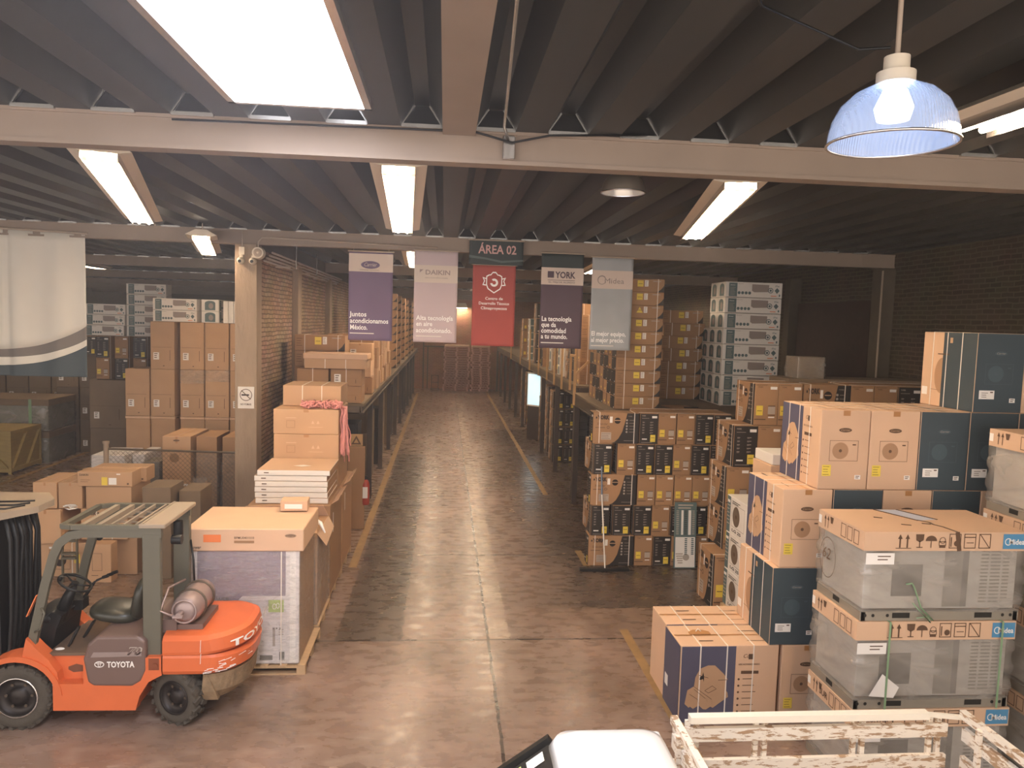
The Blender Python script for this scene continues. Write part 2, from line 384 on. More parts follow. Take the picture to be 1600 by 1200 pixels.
# corrugated roof: low flats 5.83, ribs up to 6.0
mb = MB(); pitch = .588; prof = []
xr = .96 - 43 * pitch
while xr < 9.3:
    prof += [(xr - .165, 5.83), (xr - .06, 6.0), (xr + .06, 6.0), (xr + .165, 5.83)]; xr += pitch
n = len(prof); vs = [(p[0], -4, p[1]) for p in prof] + [(p[0], 64, p[1]) for p in prof]
mb.add(vs, [(i, i + 1, n + i + 1, n + i) for i in range(n - 1)], M_ROOF)
mb.box(-24.5, 9.4, -4, 64, 6.06, 6.2, M_ROOF)
struct(mb.build('ceiling'))
BEAMS = [6.3, 14.3, 22.3, 30.3, 38.3, 46.3, 54.3]
for i, by in enumerate(BEAMS):
    x1 = 8.75 if by < 47 else -3.6
    mb = MB(); mb.box(-24, x1, by - .09, by + .09, 5.80, 5.828, M_BEAM); mb.box(-24, x1, by - .09, by + .09, 5.565, 5.60, M_BEAM); mb.box(-24, x1, by - .02, by + .05, 5.60, 5.80, M_BEAM)
    mb.box(-24, x1, by - .075, by - .06, 5.60, 5.80, M_BEAM)
    struct(mb.build('trim_%d' % (i + 1)))
    mb = MB(); xr = .96 - 41 * pitch
    while xr < x1 - .3:
        mb.box(xr - .16, xr + .16, by - .12, by - .09, 5.815, 5.845, M_GALV)
        mb.bar((xr - .16, by - .1, 5.845), (xr - .06, by - .1, 5.99), .02, .015, M_GALV, (0, 1, 0)); mb.bar((xr + .16, by - .1, 5.845), (xr + .06, by - .1, 5.99), .02, .015, M_GALV, (0, 1, 0))
        mb.add([(xr - .16, by - .06, 5.84), (xr + .16, by - .06, 5.84), (xr + .06, by - .06, 5.995), (xr - .06, by - .06, 5.995)], [(0, 1, 2, 3)], M_DARKHOLE)
        xr += pitch
    struct(mb.build('trim_%d' % (i + 11)))
struct(MB().box(-.05, .21, -4, 6.2, 5.775, 5.829, M_BEAM).build('trim_21'))

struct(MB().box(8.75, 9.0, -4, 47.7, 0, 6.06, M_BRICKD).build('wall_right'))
mb = MB(); mb.box(8.62, 8.75, 14.75, 17.9, 0, 4.95, mat('dark_red_panel', '#3E2A22', .8, noise=.3)); struct(mb.build('door_1'))
for i, cy in enumerate((14.3, 18.2, 22.3)):
    struct(MB().box(8.45, 8.75, cy - .15, cy + .15, 0, 5.56, M_CONCD, b=.01).build('trim_%d' % (31 + i)))
t = MB().tube([(8.42, 14.05, .05), (8.42, 14.05, 5.5)], .02, 6, M_PIPE).build('wall_conduit'); tag(t, 'thin pale conduit running up the dark column on the right wall', 'pipe')
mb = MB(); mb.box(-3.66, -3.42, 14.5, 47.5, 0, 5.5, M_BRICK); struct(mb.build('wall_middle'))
mb = MB(); mb.box(-3.66, -3.44, 14.5, 47.5, 5.5, 6.05, M_CONCD); struct(mb.build('trim_41'))
struct(MB().box(-3.7, 8.75, 47.5, 47.7, 0, 6.06, M_BRICKR).build('wall_back'))
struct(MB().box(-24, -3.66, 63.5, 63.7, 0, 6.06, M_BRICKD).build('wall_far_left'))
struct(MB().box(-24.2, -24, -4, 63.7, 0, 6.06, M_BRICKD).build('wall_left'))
for i, cy in enumerate((17.6, 22.3, 30.3, 38.3)):
    struct(MB().box(-3.42, -3.28, cy - .2, cy + .2, 0, 5.5, M_CONC, b=.01).build('trim_%d' % (51 + i)))
col1 = struct(MB().box(-3.79, -3.40, 14.12, 14.5, 0, 5.565, M_CONC, b=.015).build('trim_61'))

# painted floor lines
M_LINE = mat('worn_yellow_paint', '#94744A', .6, noise=.5, nscale=7)
mb = MB(); mb.box(-1.56, -1.42, 12.9, 44, .001, .004); struct(mb.build('trim_71', M_LINE))
mb = MB()
for a, b_ in ((7.0, 10.2), (13.0, 13.9), (18.5, 46)): mb.box(2.56, 2.68, a, b_, .001, .004)
struct(mb.build('trim_72', M_LINE))
struct(MB().box(-10.75, -10.6, 14, 34, .001, .004).build('trim_73', M_LINE))

# translucent roof panel letting daylight in
mb = MB(); xs = [(-1.48 + i * .0733, 5.80 + (.02 if i % 2 else 0)) for i in range(13)]
mb.add([(a, .4, b_) for a, b_ in xs] + [(a, 5.55, b_) for a, b_ in xs], [(i, i + 1, 14 + i, 13 + i) for i in range(12)], mat('daylight_sheet', '#EDEFF5', .5, emit='#E9EEFF', estr=20))
sk = struct(mb.build('window_1'))
mb = MB(); mb.box(-1.54, -1.49, .35, 5.6, 5.77, 5.83); mb.box(-.60, -.55, .35, 5.6, 5.77, 5.83); mb.box(-1.54, -.55, 5.56, 5.6, 5.77, 5.83)
struct(mb.build('trim_81', M_GALV))

# scattering haze added through the hall to imitate lens glow
hz = bpy.data.materials.new('added_haze'); hz.use_nodes = True; nt = hz.node_tree; nt.nodes.clear()
vo = nt.nodes.new('ShaderNodeOutputMaterial'); vs_ = nt.nodes.new('ShaderNodeVolumeScatter'); vs_.inputs['Color'].default_value = (1.0, .92, .88, 1); vs_.inputs['Density'].default_value = .0036; vs_.inputs['Anisotropy'].default_value = .55
nt.links.new(vs_.outputs[0], vo.inputs['Volume'])
o = MB().box(-40, 20, -14, 80, -2, 8).build('haze', hz); tag(o, 'thin pale haze added to the warehouse air to imitate lens glow', 'haze', kind='stuff')

# ------------------------------------------------------------------ lamps
M_TUBE = mat('lit_diffuser', '#FFF3DD', .5, emit='#FFE9CC', estr=46)
M_HOUS = mat('lamp_housing', '#D8C8B0', .4)
def fixture(x0, y0, x1, y1, z, label, lit=True, wd=.3):
    a = Vector((x0, y0, 0)); b = Vector((x1, y1, 0)); ln = (b - a).length; mid = (a + b) / 2
    o = empty('fluorescent_fixture', (mid.x, mid.y, z), math.atan2(b.y - a.y, b.x - a.x) - PI / 2)
    tag(o, label, 'ceiling lamp', 'long fluorescent ceiling fixtures')
    mb = MB(); mb.prism([(-wd / 2, .0), (-wd / 2 - .1, .02), (-.09, .11), (.09, .11), (wd / 2 + .1, .02), (wd / 2, .0)], -ln / 2, ln / 2, m=M_HOUS); mb.build('housing', None, o)
    for s in (-1, 1):
        mb = MB(); mb.cyl((s * .065, -ln / 2 + .05, -.025), (s * .065, ln / 2 - .05, -.025), .022, 10, M_TUBE); mb.build('tube', None, o)
    mb = MB()
    for k in range(int(ln / .3)):
        yy = -ln / 2 + .15 + k * .3; mb.box(-wd / 2, wd / 2, yy - .005, yy + .005, -.055, 0)
    mb.box(-wd / 2, -wd / 2 + .008, -ln / 2, ln / 2, -.06, 0); mb.box(wd / 2 - .008, wd / 2, -ln / 2, ln / 2, -.06, 0); mb.build('louvre', M_CHROME, o)
    mb = MB()
    for yy in (-ln / 2 + .5, ln / 2 - .5): mb.cyl((0, yy, .1), (0, yy, 5.99 - z), .008, 6)
    mb.build('hanger', M_PIPE, o)
    return o
fixture(-2.92, 6.75, -4.45, 11.75, 5.62, 'lit fluorescent fixture on the left, nearest the glaring roof panel')
fixture(-.43, 6.75, -.66, 11.6, 5.62, 'lit fluorescent fixture over the aisle left of centre, above the pale lilac banner')
fixture(2.64, 6.75, 3.55, 10.9, 5.62, 'lit fluorescent fixture right of the small bell lamp, below the first beam')
fixture(3.42, 1.6, 3.28, 4.65, 5.62, 'lit fluorescent fixture at the right edge beside the big glass bell lamp')
fixture(-4.15, 13.4, -5.15, 17.2, 5.60, 'lit fluorescent fixture hanging above the no smoking column, in the left hall')
fixture(-.62, 14.9, -.75, 18.9, 5.60, 'lit fluorescent fixture behind the pale lilac banner')
fixture(3.35, 14.9, 3.55, 18.9, 5.60, 'lit fluorescent fixture behind the pale blue banner')
for i, yy in enumerate((23, 31, 39)):
    fixture(-.5, yy, -.55, yy + 3.6, 5.60, 'lit fluorescent fixture far down the aisle, %s beyond the banners' % ORD[i + 1])
fixture(6.5, 24, 6.5, 27.6, 5.60, 'lit fluorescent fixture over the right hand racks beyond the white tower')
fixture(-10.5, 21, -10.5, 24.6, 5.60, 'lit fluorescent fixture deep in the left hall above the grey wrapped machines')
fixture(-7.5, 31, -7.5, 34.6, 5.60, 'lit fluorescent fixture at the far end of the left hall')

def bell(x, y, zb, r, h, label, glass):
    o = empty('bell_lamp', (x, y, zb)); tag(o, label, 'ceiling lamp')
    prof = [(r, 0), (r * .985, h * .18), (r * .93, h * .42), (r * .82, h * .64), (r * .62, h * .84), (r * .36, h * .97), (r * .2, h)]
    mb = MB(); mb.lathe(prof, m=glass, n=48); mb.lathe([(a - .004, b_) for a, b_ in prof], m=glass, n=48); mb.build('lamp_shade', None, o, recalc=False)
    mb = MB(); mb.tube([(r * math.cos(a * PI / 24), r * math.sin(a * PI / 24), 0) for a in range(48)], .007, 6, closed=True); mb.build('rim', M_CHROME, o)
    mb = MB(); mb.lathe([(.0, h * .35), (r * .25, h * .4), (r * .3, h * .6), (r * .18, h * .9)], m=mat('lamp_bulb', '#F4F6FF', .4, emit='#CFE0FF', estr=(9 if r > .25 else .3))); mb.build('bulb', None, o)
    mb = MB(); mb.cyl((0, 0, h), (0, 0, h + .05), r * .3, 20); mb.cyl((0, 0, h + .05), (0, 0, h + .12 if r > .25 else h + .07), r * .2, 20); mb.build('cap', M_HOUS, o)
    if 5.84 - zb - h > .12: MB().cyl((0, 0, h + .12), (0, 0, 5.84 - zb), .012, 8).build('hanger', M_PIPE, o)
    return o
gm = bpy.data.materials.new('ribbed_acrylic'); gm.use_nodes = True; gb = gm.node_tree.nodes['Principled BSDF']
gb.inputs['Base Color'].default_value = lin('#C4D2E8'); gb.inputs['Roughness'].default_value = .12; gb.inputs['Alpha'].default_value = .38; gb.inputs['Specular IOR Level'].default_value = .9
_t = gm.node_tree.nodes.new('ShaderNodeTexWave'); _t.inputs['Scale'].default_value = 22; _c = gm.node_tree.nodes.new('ShaderNodeTexCoord'); gm.node_tree.links.new(_c.outputs['Object'], _t.inputs[0])
_b = gm.node_tree.nodes.new('ShaderNodeBump'); _b.inputs['Strength'].default_value = .5; _b.inputs['Distance'].default_value = .01; gm.node_tree.links.new(_t.outputs['Fac'], _b.inputs['Height']); gm.node_tree.links.new(_b.outputs[0], gb.inputs['Normal'])
bell(2.035, 3.4, 5.17, .28, .27, 'large clear glass bell lamp glowing blue-white near the top right corner', gm)
bell(1.72, 7.45, 5.60, .215, .20, 'small pale metal bell lamp hanging just under the first beam, right of centre', mat('spun_metal', '#B0A290', .3, .7))

for i, (fx, fy) in enumerate(((1.9, 39.0), (1.3, 30.0), (1.3, 24.0), (1.25, 18.3))): fixture(fx, fy, fx, fy + 3.6, 5.60, 'added unseen fluorescent fixture over the aisle behind the red banner, %s from the end wall' % ORD[i + 1])  # unseen fixtures added to brighten the far end and streak the floor
# junction box, roof conduit, cable tray, cameras, siren
mb = MB(); mb.box(.43, .53, 6.15, 6.2, 5.60, 5.78, M_CHROME, b=.006); tag(mb.build('junction_box'), 'small pale junction box on the first roof beam above the red banner', 'junction box')
mb = MB(); mb.tube([(.28, 1, 5.79), (.30, 3.6, 5.79), (.42, 5.9, 5.79), (.47, 6.12, 5.74)], .012, 6); tag(mb.build('roof_conduit', M_GALV), 'thin bright conduit running along the roof to the junction box', 'pipe')
mb = MB(); mb.tube([(-2.1, 6.1, 5.76), (.2, 6.12, 5.79), (.5, 6.12, 5.72), (.8, 6.12, 5.79), (1.6, 6.14, 5.84)], .009, 6); tag(mb.build('loose_cable', M_BLK), 'black cable drooping along the first roof beam', 'cable')
mb = MB(); mb.tube([(.9, 2.6, 5.80), (1.3, 3.2, 5.66), (1.9, 3.5, 5.62), (2.0, 3.4, 5.6)], .007, 6); tag(mb.build('lamp_cable', M_BLK), 'black cable sagging across the roof to the glass bell lamp', 'cable')
t = empty('cable_tray', (-3.25, 14.5, 0)); tag(t, 'pale conduit bundle clamped along the top of the lit brick wall', 'cable tray')
for k in range(4): MB().tube([(-3.40 + .05 * k + .25, -.2, 5.36 + .055 * k) if False else (-.12 + .05 * k, .05, 5.30 + .05 * k), (-.12 + .05 * k, 9.5, 5.30 + .05 * k)], .022, 8).build('pipe', M_PIPE, t)
for k in range(4): MB().box(-.17, .12, 1.2 + 2.2 * k, 1.25 + 2.2 * k, 5.25, 5.28).build('bracket', M_PIPE, t)
for k in range(2): MB().cyl((.05, 2.2 + 2.6 * k, 5.28), (.05, 2.2 + 2.6 * k, 5.83), .014, 6).build('hanger_rod', M_GALV, t)
t = empty('wall_siren', (-3.36, 14.02, 5.40)); tag(t, 'round cream siren at the head of the concrete column', 'siren')
MB().cyl((0, .1, 0), (0, -.02, 0), .115, 32, r2=.10).build('body', M_HOUS, t); mb = MB(); mb.lathe([(.02, -.03), (.06, -.035), (.075, -.022)], axis='Y'); mb.build('horn', M_PIPE, t)
mb = MB(); mb.tube([(0, .04, .1), (0, .04, .2), (.06, .05, .27), (.2, .06, .28), (3.2, .1, .22)], .014, 8); mb.build('conduit', M_PIPE, t)
for k, (cx, lb) in enumerate(((-3.66, 'left'), (-3.45, 'right'))):
    t = empty('security_camera', (cx, 14.05, 5.25)); tag(t, 'small white dome security camera on the concrete column, %s one of the pair' % lb, 'camera', 'security cameras on the column')
    mb = MB(); mb.lathe([(0, -.10), (.035, -.095), (.06, -.06), (.065, 0), (.05, .05)], axis='Y', n=24); mb.build('housing', M_HOUS, t)
    MB().cyl((.0, -.085, -.01), (.0, -.108, -.012), .028, 16).build('lens', M_BLK, t); MB().box(-.03, .03, 0, .07, .04, .10).build('bracket', M_HOUS, t)
t = MB(); t.box(-3.70, -3.60, 14.05, 14.12, 5.36, 5.50, M_HOUS, b=.005); t.tube([(-3.65, 14.09, 5.5), (-3.65, 14.09, 5.79)], .01, 6, M_PIPE); tag(t.build('camera_box'), 'small grey junction box above the column cameras', 'junction box')
# no smoking sign
t = empty('no_smoking_sign', (-3.585, 14.105, 2.78)); tag(t, 'white no smoking sign on the concrete column', 'sign')
MB().box(-.145, .145, -.004, .01, -.2, .2, b=.002).build('panel', M_WHITE, t)
d = Decals(.29, .008, .4)
d.ring('symbol', M_INK, 'F', .145, .25, .11, .012); d.rect('symbol', M_INKB, 'F', .065, .235, .20, .262); d.poly('symbol', M_INK, 'F', [(.06, .325), (.07, .335), (.235, .175), (.225, .165)], 2)
d.text('lettering', M_INK, 'F', 'NO FUMAR', .045, .06, .05, bold=.02, width=.2)
for (pn, mn), (mb, m) in d.parts.items():
    o = mb.build(pn, m, t, recalc=False); o.location = (0, 0, -.2)

# banners
def banner(xa, xb, zt, zb, y, name, label, m_top, m_main, header, texts, line, wav=.02, draw=None, ztop2=None):
    o = empty(name, ((xa + xb) / 2, y, zt)); tag(o, label, 'banner', 'hanging banners across the aisle')
    W = xb - xa; H = zt - zb; nx, nz = 16, 24; vs = []
    def wave(u, v): return wav * (math.sin(u * 7 + v * 2.3) * .5 + math.sin(u * 15 - v * 4) * .2) * (.3 + .7 * v / H)
    for i in range(nz + 1):
        for j in range(nx + 1):
            u = -W / 2 + W * j / nx; v = H * i / nz; vs.append((u, wave(u, v), -v))
    mb = MB(); hd = header[0] if header else 0
    idx = lambda i, j: i * (nx + 1) + j
    for i in range(nz):
        vmid = H * (i + .5) / nz
        mb.add([], [], None)
    mb.v = vs
    for i in range(nz):
        vmid = H * (i + .5) / nz; mm = m_top if (header and vmid < header[0]) else m_main
        for j in range(nx):
            mb.f.append((idx(i, j), idx(i + 1, j), idx(i + 1, j + 1), idx(i, j + 1))); mb.m.append(mb.mi(mm)); mb.sm.append(True)
    c = mb.build('cloth', None, o, recalc=False); s = c.modifiers.new('th', 'SOLIDIFY'); s.thickness = .002
    def sheet(part, m, polys, off):
        b_ = MB()
        for vs_, fs_ in polys: b_.add([(u, wave(u, v) - off, -v) for u, v in vs_], fs_, m)
        return b_.build(part, None, o, recalc=False)
    if header:
        a, b2, mh = header; P = []
        for j in range(nx): u0, u1 = -W / 2 + W * j / nx, -W / 2 + W * (j + 1) / nx; P.append(([(u0, a), (u0, b2), (u1, b2), (u1, a)], [(0, 1, 2, 3)]))
        sheet('header_panel', mh, P, .006)
    for tx, u, v, size, m, bold, wd in texts:
        tv, tf = text2d(tx, bold); sx = size if not wd else wd / max(p[0] for p in tv)
        sheet('lettering', m, [([(-W / 2 + u + a * sx, v - b_ * size) for a, b_ in tv], tf)], .012)
    if line: sheet('underline', M_WHITE, [([(-W / 2 + line[0], line[2]), (-W / 2 + line[0], line[2] + .018), (-W / 2 + line[1], line[2] + .018), (-W / 2 + line[1], line[2])], [(0, 1, 2, 3)])], .012)
    if draw: draw(sheet, W, H)
    mb = MB(); mb.cyl((-W / 2 - .02, .0, .01), (W / 2 + .02, .0, .01), .015, 8); mb.build('rod', M_PIPE, o)
    for sx in (-1, 1): MB().bar((sx * W * .4, 0, .01), (sx * W * .4, 14.23 - y, max(5.60 - zt, .02)), .008, .008).build('hanging_cord', M_PIPE, o)
    return o
M_B1 = mat('purple_banner', '#735F78', .7, noise=.14, nscale=2, stretch=(1, 1, .6)); M_B2 = mat('lilac_banner', '#C9B4B4', .7, noise=.10, nscale=2)
M_B3 = mat('red_banner', '#A84A42', .7, noise=.12, nscale=2.5); M_B3T = mat('dark_teal_banner', '#39403E', .7)
M_B4 = mat('plum_banner', '#5A4750', .7, noise=.1, nscale=2); M_B5 = mat('pale_blue_banner', '#A8A9A8', .7, noise=.2, nscale=3)
M_HD = mat('cream_header', '#D8C4B4', .7); M_TXT = mat('white_lettering', '#FFFAF4', .6)
def oval(sheet, W, H):
    cv = [(-.01 + .17 * math.cos(2 * PI * i / 32), .235 - .07 * math.sin(2 * PI * i / 32)) for i in range(32)]
    sheet('logo', mat('logo_purple', '#6A5672', .6), [(cv, [tuple(range(32))])], .010)
    tv, tf = text2d('Carrier', 0, .3); k = .24 / max(p[0] for p in tv)
    sheet('lettering', M_HD, [([(-.13 + a * k, .262 - b_ * .10) for a, b_ in tv], tf)], .013)
banner(-1.77, -.97, 5.50, 3.88, 14.165, 'purple_banner', 'purple banner with a cream header and dark oval logo, leftmost of five', M_B1, M_B1, (0.03, .36, M_HD),
       [('Juntos', .03, 1.18, .125, M_TXT, .02, .30), ('acondicionamos', .03, 1.30, .125, M_TXT, .02, .70), ('México.', .03, 1.42, .125, M_TXT, .02, .32), ('Climaproyectos', .2, .335, .03, M_INK, 0, .35)], (.03, .47, 1.48), draw=oval)
def dai(sheet, W, H):
    sheet('logo', mat('pale_brown_logo', '#A59088', .6), [([(-.30, .40), (-.30, .34), (-.23, .34)], [(0, 1, 2)])], .010)
banner(-.58, .22, 5.56, 3.88, 14.165, 'lilac_banner', 'pale lilac banner with a faint grey logo, between the purple and red banners', M_B2, M_B2, (.26, .58, mat('pale_header', '#DCCBBB', .7)),
       [('DAIKIN', .20, .43, .12, mat('pale_brown_logo', '#A59088', .6), .02, .46), ('aire acondicionado', .2, .50, .04, mat('pale_brown_logo', '#A59088'), 0, .42),
        ('Alta tecnología', .05, 1.27, .12, M_TXT, .02, .68), ('en aire', .05, 1.38, .12, M_TXT, .02, .30), ('acondicionado.', .05, 1.50, .12, M_TXT, .02, .66)], (.05, .52, 1.56), draw=dai)
def crest(sheet, W, H):
    sh = [(-.10, .17), (-.07, .17), (-.03, .12), (.03, .12), (.07, .17), (.10, .17), (.15, .20), (.15, .36), (.12, .44), (.0, .52), (-.12, .44), (-.15, .36), (-.15, .20)]
    cx, cy = 0, .32
    inn = [(cx + (a - cx) * .88, cy + (b_ - cy) * .88) for a, b_ in sh]; n = len(sh)
    sheet('crest', M_TXT, [(sh + inn, [(i, (i + 1) % n, n + (i + 1) % n, n + i) for i in range(n)])], .010)
    a = [(.075 * math.cos(t * PI / 14 - 2.2), .32 + .075 * math.sin(t * PI / 14 - 2.2)) for t in range(24)]; b_ = [(.035 * math.cos(t * PI / 14 - 2.2), .32 + .035 * math.sin(t * PI / 14 - 2.2)) for t in range(24)]
    sheet('crest', M_TXT, [(a + b_, [(i, i + 1, 24 + i + 1, 24 + i) for i in range(23)])], .010)
    for s in (-1, 1): sheet('crest', M_TXT, [([(s * .15, .24), (s * .22, .22), (s * .19, .29), (s * .22, .37), (s * .15, .38), (s * .15, .36), (s * .195, .35), (s * .17, .29), (s * .19, .245), (s * .15, .26)], [tuple(range(10))])], .010)
banner(.50, 1.30, 5.34, 3.84, 14.165, 'red_banner', 'red banner with a white shield emblem hanging in the middle of the aisle', M_B3, M_B3, None,
       [('Centro de', .24, .64, .075, M_TXT, .01, .33), ('Desarrollo Técnico', .12, .73, .075, M_TXT, .01, .57), ('Climaproyectos', .16, .82, .075, M_TXT, .01, .49)], None, draw=crest)
def swoosh(sheet, W, H):
    sheet('wave_print', mat('teal_wave', '#5E6865', .7), [([(-.5, .27), (-.2, .31), (.1, .36), (.5, .33), (.5, .36), (.1, .40), (-.2, .345), (-.5, .32)], [(0, 1, 6, 7), (1, 2, 5, 6), (2, 3, 4, 5)])], .008)
banner(.42, 1.42, 5.78, 5.34, 14.06, 'area_banner', 'dark teal sign reading ÁREA 02 above the red banner', M_B3T, M_B3T, None, [('ÁREA 02', .17, .235, .22, mat('pink_lettering', '#D8A8A0', .6), .02, .70)], None, wav=.008, draw=swoosh)
def ylogo(sheet, W, H):
    sheet('logo', M_B4, [([(-.28, .33), (-.28, .45), (-.16, .45), (-.16, .33)], [(0, 1, 2, 3)]), ([(-.28, .49), (-.28, .498), (.24, .498), (.24, .49)], [(0, 1, 2, 3)])], .011)
banner(1.78, 2.58, 5.60, 3.83, 14.165, 'plum_banner', 'plum banner with a square logo on a pink header, right of the red banner', M_CLOTHG if False else M_B3T, M_B4, (.26, .58, M_HD),
       [('YORK', .27, .45, .165, M_B4, .03, .38), ('EL MEJOR ALIADO', .14, .545, .04, M_B4, 0, .5), ('La tecnología', .03, 1.26, .125, M_TXT, .02, .57), ('que da', .03, 1.37, .125, M_TXT, .02, .28), ('comodidad', .03, 1.48, .125, M_TXT, .02, .47), ('a tu mundo.', .03, 1.59, .125, M_TXT, .02, .50)], (.03, .46, 1.66), draw=ylogo)
def mlogo(sheet, W, H):
    n = 30; a = [(-.20 + .085 * math.cos(2 * PI * i / 34 + .6), .42 - .085 * math.sin(2 * PI * i / 34 + .6)) for i in range(n)]; b_ = [(-.20 + .07 * math.cos(2 * PI * i / 34 + .6), .425 - .07 * math.sin(2 * PI * i / 34 + .6)) for i in range(n)]
    sheet('logo', M_UNITG, [(a + b_, [(i, i + 1, n + i + 1, n + i) for i in range(n - 1)])], .011)
banner(2.74, 3.53, 5.56, 3.82, 14.165, 'pale_blue_banner', 'pale blue-grey banner with a ring logo, rightmost of five', M_B5, M_B5, (.24, .58, M_HD),
       [('Midea', .24, .48, .14, M_UNITG, 0, .38), ('El mejor equipo,', .03, 1.47, .12, M_TXT, .02, .66), ('al mejor precio.', .03, 1.59, .12, M_TXT, .02, .63)], (.03, .46, 1.65), draw=mlogo)

# large curtain in the left hall
t = empty('hanging_curtain', (-7.4, 14.2, 5.70)); tag(t, 'large cream cloth curtain with a curved grey stripe and slate bottom hem', 'curtain')
nx = 40; W2 = 2.0
def zc(u): s = (u + 1.0) / 2.0; return -(2.16 - .46 * s ** 3.0)
def fold(u): return .03 * math.sin(u * 9) + .05 * math.exp(-((u + .33) / .05) ** 2)
def band(part, m, za, zb_):
    mb = MB(); nz = 12
    vs = []
    for i in range(nz + 1):
        for j in range(nx + 1):
            u = -1.0 + 2.0 * j / nx; a, b_ = za(u), zb_(u); vs.append((u, fold(u), a + (b_ - a) * i / nz))
    mb.add(vs, [(i * (nx + 1) + j, (i + 1) * (nx + 1) + j, (i + 1) * (nx + 1) + j + 1, i * (nx + 1) + j + 1) for i in range(nz) for j in range(nx)], m, True)
    o = mb.build(part, None, t, recalc=False); s = o.modifiers.new('th', 'SOLIDIFY'); s.thickness = .003
band('cream_cloth', M_CLOTHW, lambda u: -.02 - .03 * (u + 1), lambda u: zc(u))
band('grey_stripe', M_CLOTHG, lambda u: zc(u), lambda u: zc(u) - .13 - .11 * ((u + 1) / 2) ** 2)
band('white_stripe', M_CLOTHW, lambda u: zc(u) - .13 - .11 * ((u + 1) / 2) ** 2, lambda u: zc(u) - .28 - .07 * ((u + 1) / 2) ** 2)
band('slate_hem', M_CLOTHN, lambda u: zc(u) - .28 - .07 * ((u + 1) / 2) ** 2, lambda u: -2.62)
MB().cyl((-1.05, 0, -.0), (1.05, 0, -.06), .02, 8).build('rod', M_PIPE, t)
# ------------------------------------------------------------------ carton kinds
def york(w, d, h, dark):
    D = Decals(w, d, h)
    for f in 'FB':
        if dark:
            D.rect('printed_panel', M_BLACKP, f, .004, .004, w - .004, h - .012)
            D.text('lettering', M_INKW, f, 'YORK', w * .10, h * .90, h * .045, 2, .02)
            D.rect('lettering', M_INKW, f, w * .10, h * .83, w * .50, h * .838, 2)
            for c in (0, 1):
                for r in range(5): D.rect('lettering', M_GRL, f, w * (.14 + c * .42), h * (.70 - r * .085), w * (.26 + c * .42 + .06 * ((r * 3 + c) % 3)), h * (.715 - r * .085), 2); D.rect('lettering', M_UNITG, f, w * (.14 + c * .42), h * (.68 - r * .085), w * (.24 + c * .42), h * (.687 - r * .085), 2)
            D.rect('lettering', M_GRL, f, w * .1, h * .045, w * .7, h * .055, 2)
            D.rect('white_label', M_WHL, f, w * .66, h * .84, w * .94, h * .91, 3); D.rect('white_label', M_WHL, f, w * .14, h * .14, w * .42, h * .175, 3)
            D.rect('yellow_label', M_YEL, f, w * .60, h * .07, w * .88, h * .30, 3); D.rect('lettering', M_INK, f, w * .64, h * .20, w * .84, h * .215, 4)
        else:
            D.text('lettering', M_INK, f, 'YORK', w * .12, h * .90, h * .045, 2, .02); D.rect('lettering', M_INK, f, w * .04, h * .955, w * .5, h * .965, 2)
            D.rect('printed_panel', M_INK, f, w * .02, h * .13, w * .50, h * .155, 2); D.rect('printed_panel', M_INK, f, w * .58, h * .235, w * .88, h * .255, 2); D.rect('printed_panel', M_INK, f, w * .58, h * .455, w * .88, h * .475, 2)
            D.rect('white_label', M_WHL, f, w * .64, h * .86, w * .92, h * .925, 3); D.rect('white_label', M_WHL, f, w * .60, h * .18, w * .86, h * .21, 3)
            D.rect('yellow_label', M_YEL, f, w * .08, h * .24, w * .36, h * .47, 3); D.rect('lettering', M_INK, f, w * .12, h * .34, w * .32, h * .355, 4)
            D.rect('grey_label', M_GRL, f, w * .58, h * .27, w * .88, h * .45, 2)
    for f in 'L':
        L = d
        D.poly('printed_panel', M_BLACKP, f, [(L * .74, h - .01), (L * .70, h * .72), (L * .64, h * .38), (L * .56, h * .16), (L * .48, h * .05), (L * .40, .004), (L - .004, .004), (L - .004, h - .01)])
        D.text('lettering', M_INKB, f, 'YORK', L * .10, h * .78, h * .175, 1, .05, width=L * .25); D.rect('lettering', M_INKB, f, L * .055, h * .80, L * .085, h * .86)
        D.text('lettering', M_INK, f, 'Estándar', L * .09, h * .60, h * .10, 1, .0, width=L * .23); D.rect('lettering', M_INK, f, L * .05, h * .50, L * .26, h * .52)
        D.ring('lettering', M_INK, f, L * .33, h * .52, h * .045, h * .015)
        D.rect('white_label', M_WHL, f, L * .36, h * .67, L * .42, h * .87, 2); D.disc('lettering', M_INKB, f, L * .53, h * .74, h * .10, 1); D.rect('lettering', M_CARD, f, L * .46, h * .735, L * .60, h * .76, 2)
        D.rect('printed_panel', M_GRL, f, L * .18, h * .12, L * .40, h * .36, 1); D.lines('lettering', M_INK, f, L * .19, h * .31, L * .2, 4, h * .055, h * .01, lay=2)
        for k in range(5): D.disc('lettering', M_GRL, f, L * .735, h * (.76 - k * .095), h * .032, 2, n=10); D.rect('lettering', M_GRL, f, L * .79, h * (.755 - k * .095), L * .90, h * (.765 - k * .095), 2)
        D.rect('lettering', M_GRL, f, L * .68, h * .09, L * .92, h * .10, 2); D.text('lettering', M_GRL, f, 'YORK', L * .76, h * .87, h * .05, 2)
    return Proto('black_end_carton' if dark else 'brown_end_carton', w, d, h, M_CARDD, D, [('y', (-d * .40, d * .36), M_STRAP)])
YD, YB = york(.325, .82, .550, True), york(.325, .82, .550, False)
YD2, YB2 = york(.375, .80, .622, True), york(.375, .80, .622, False)

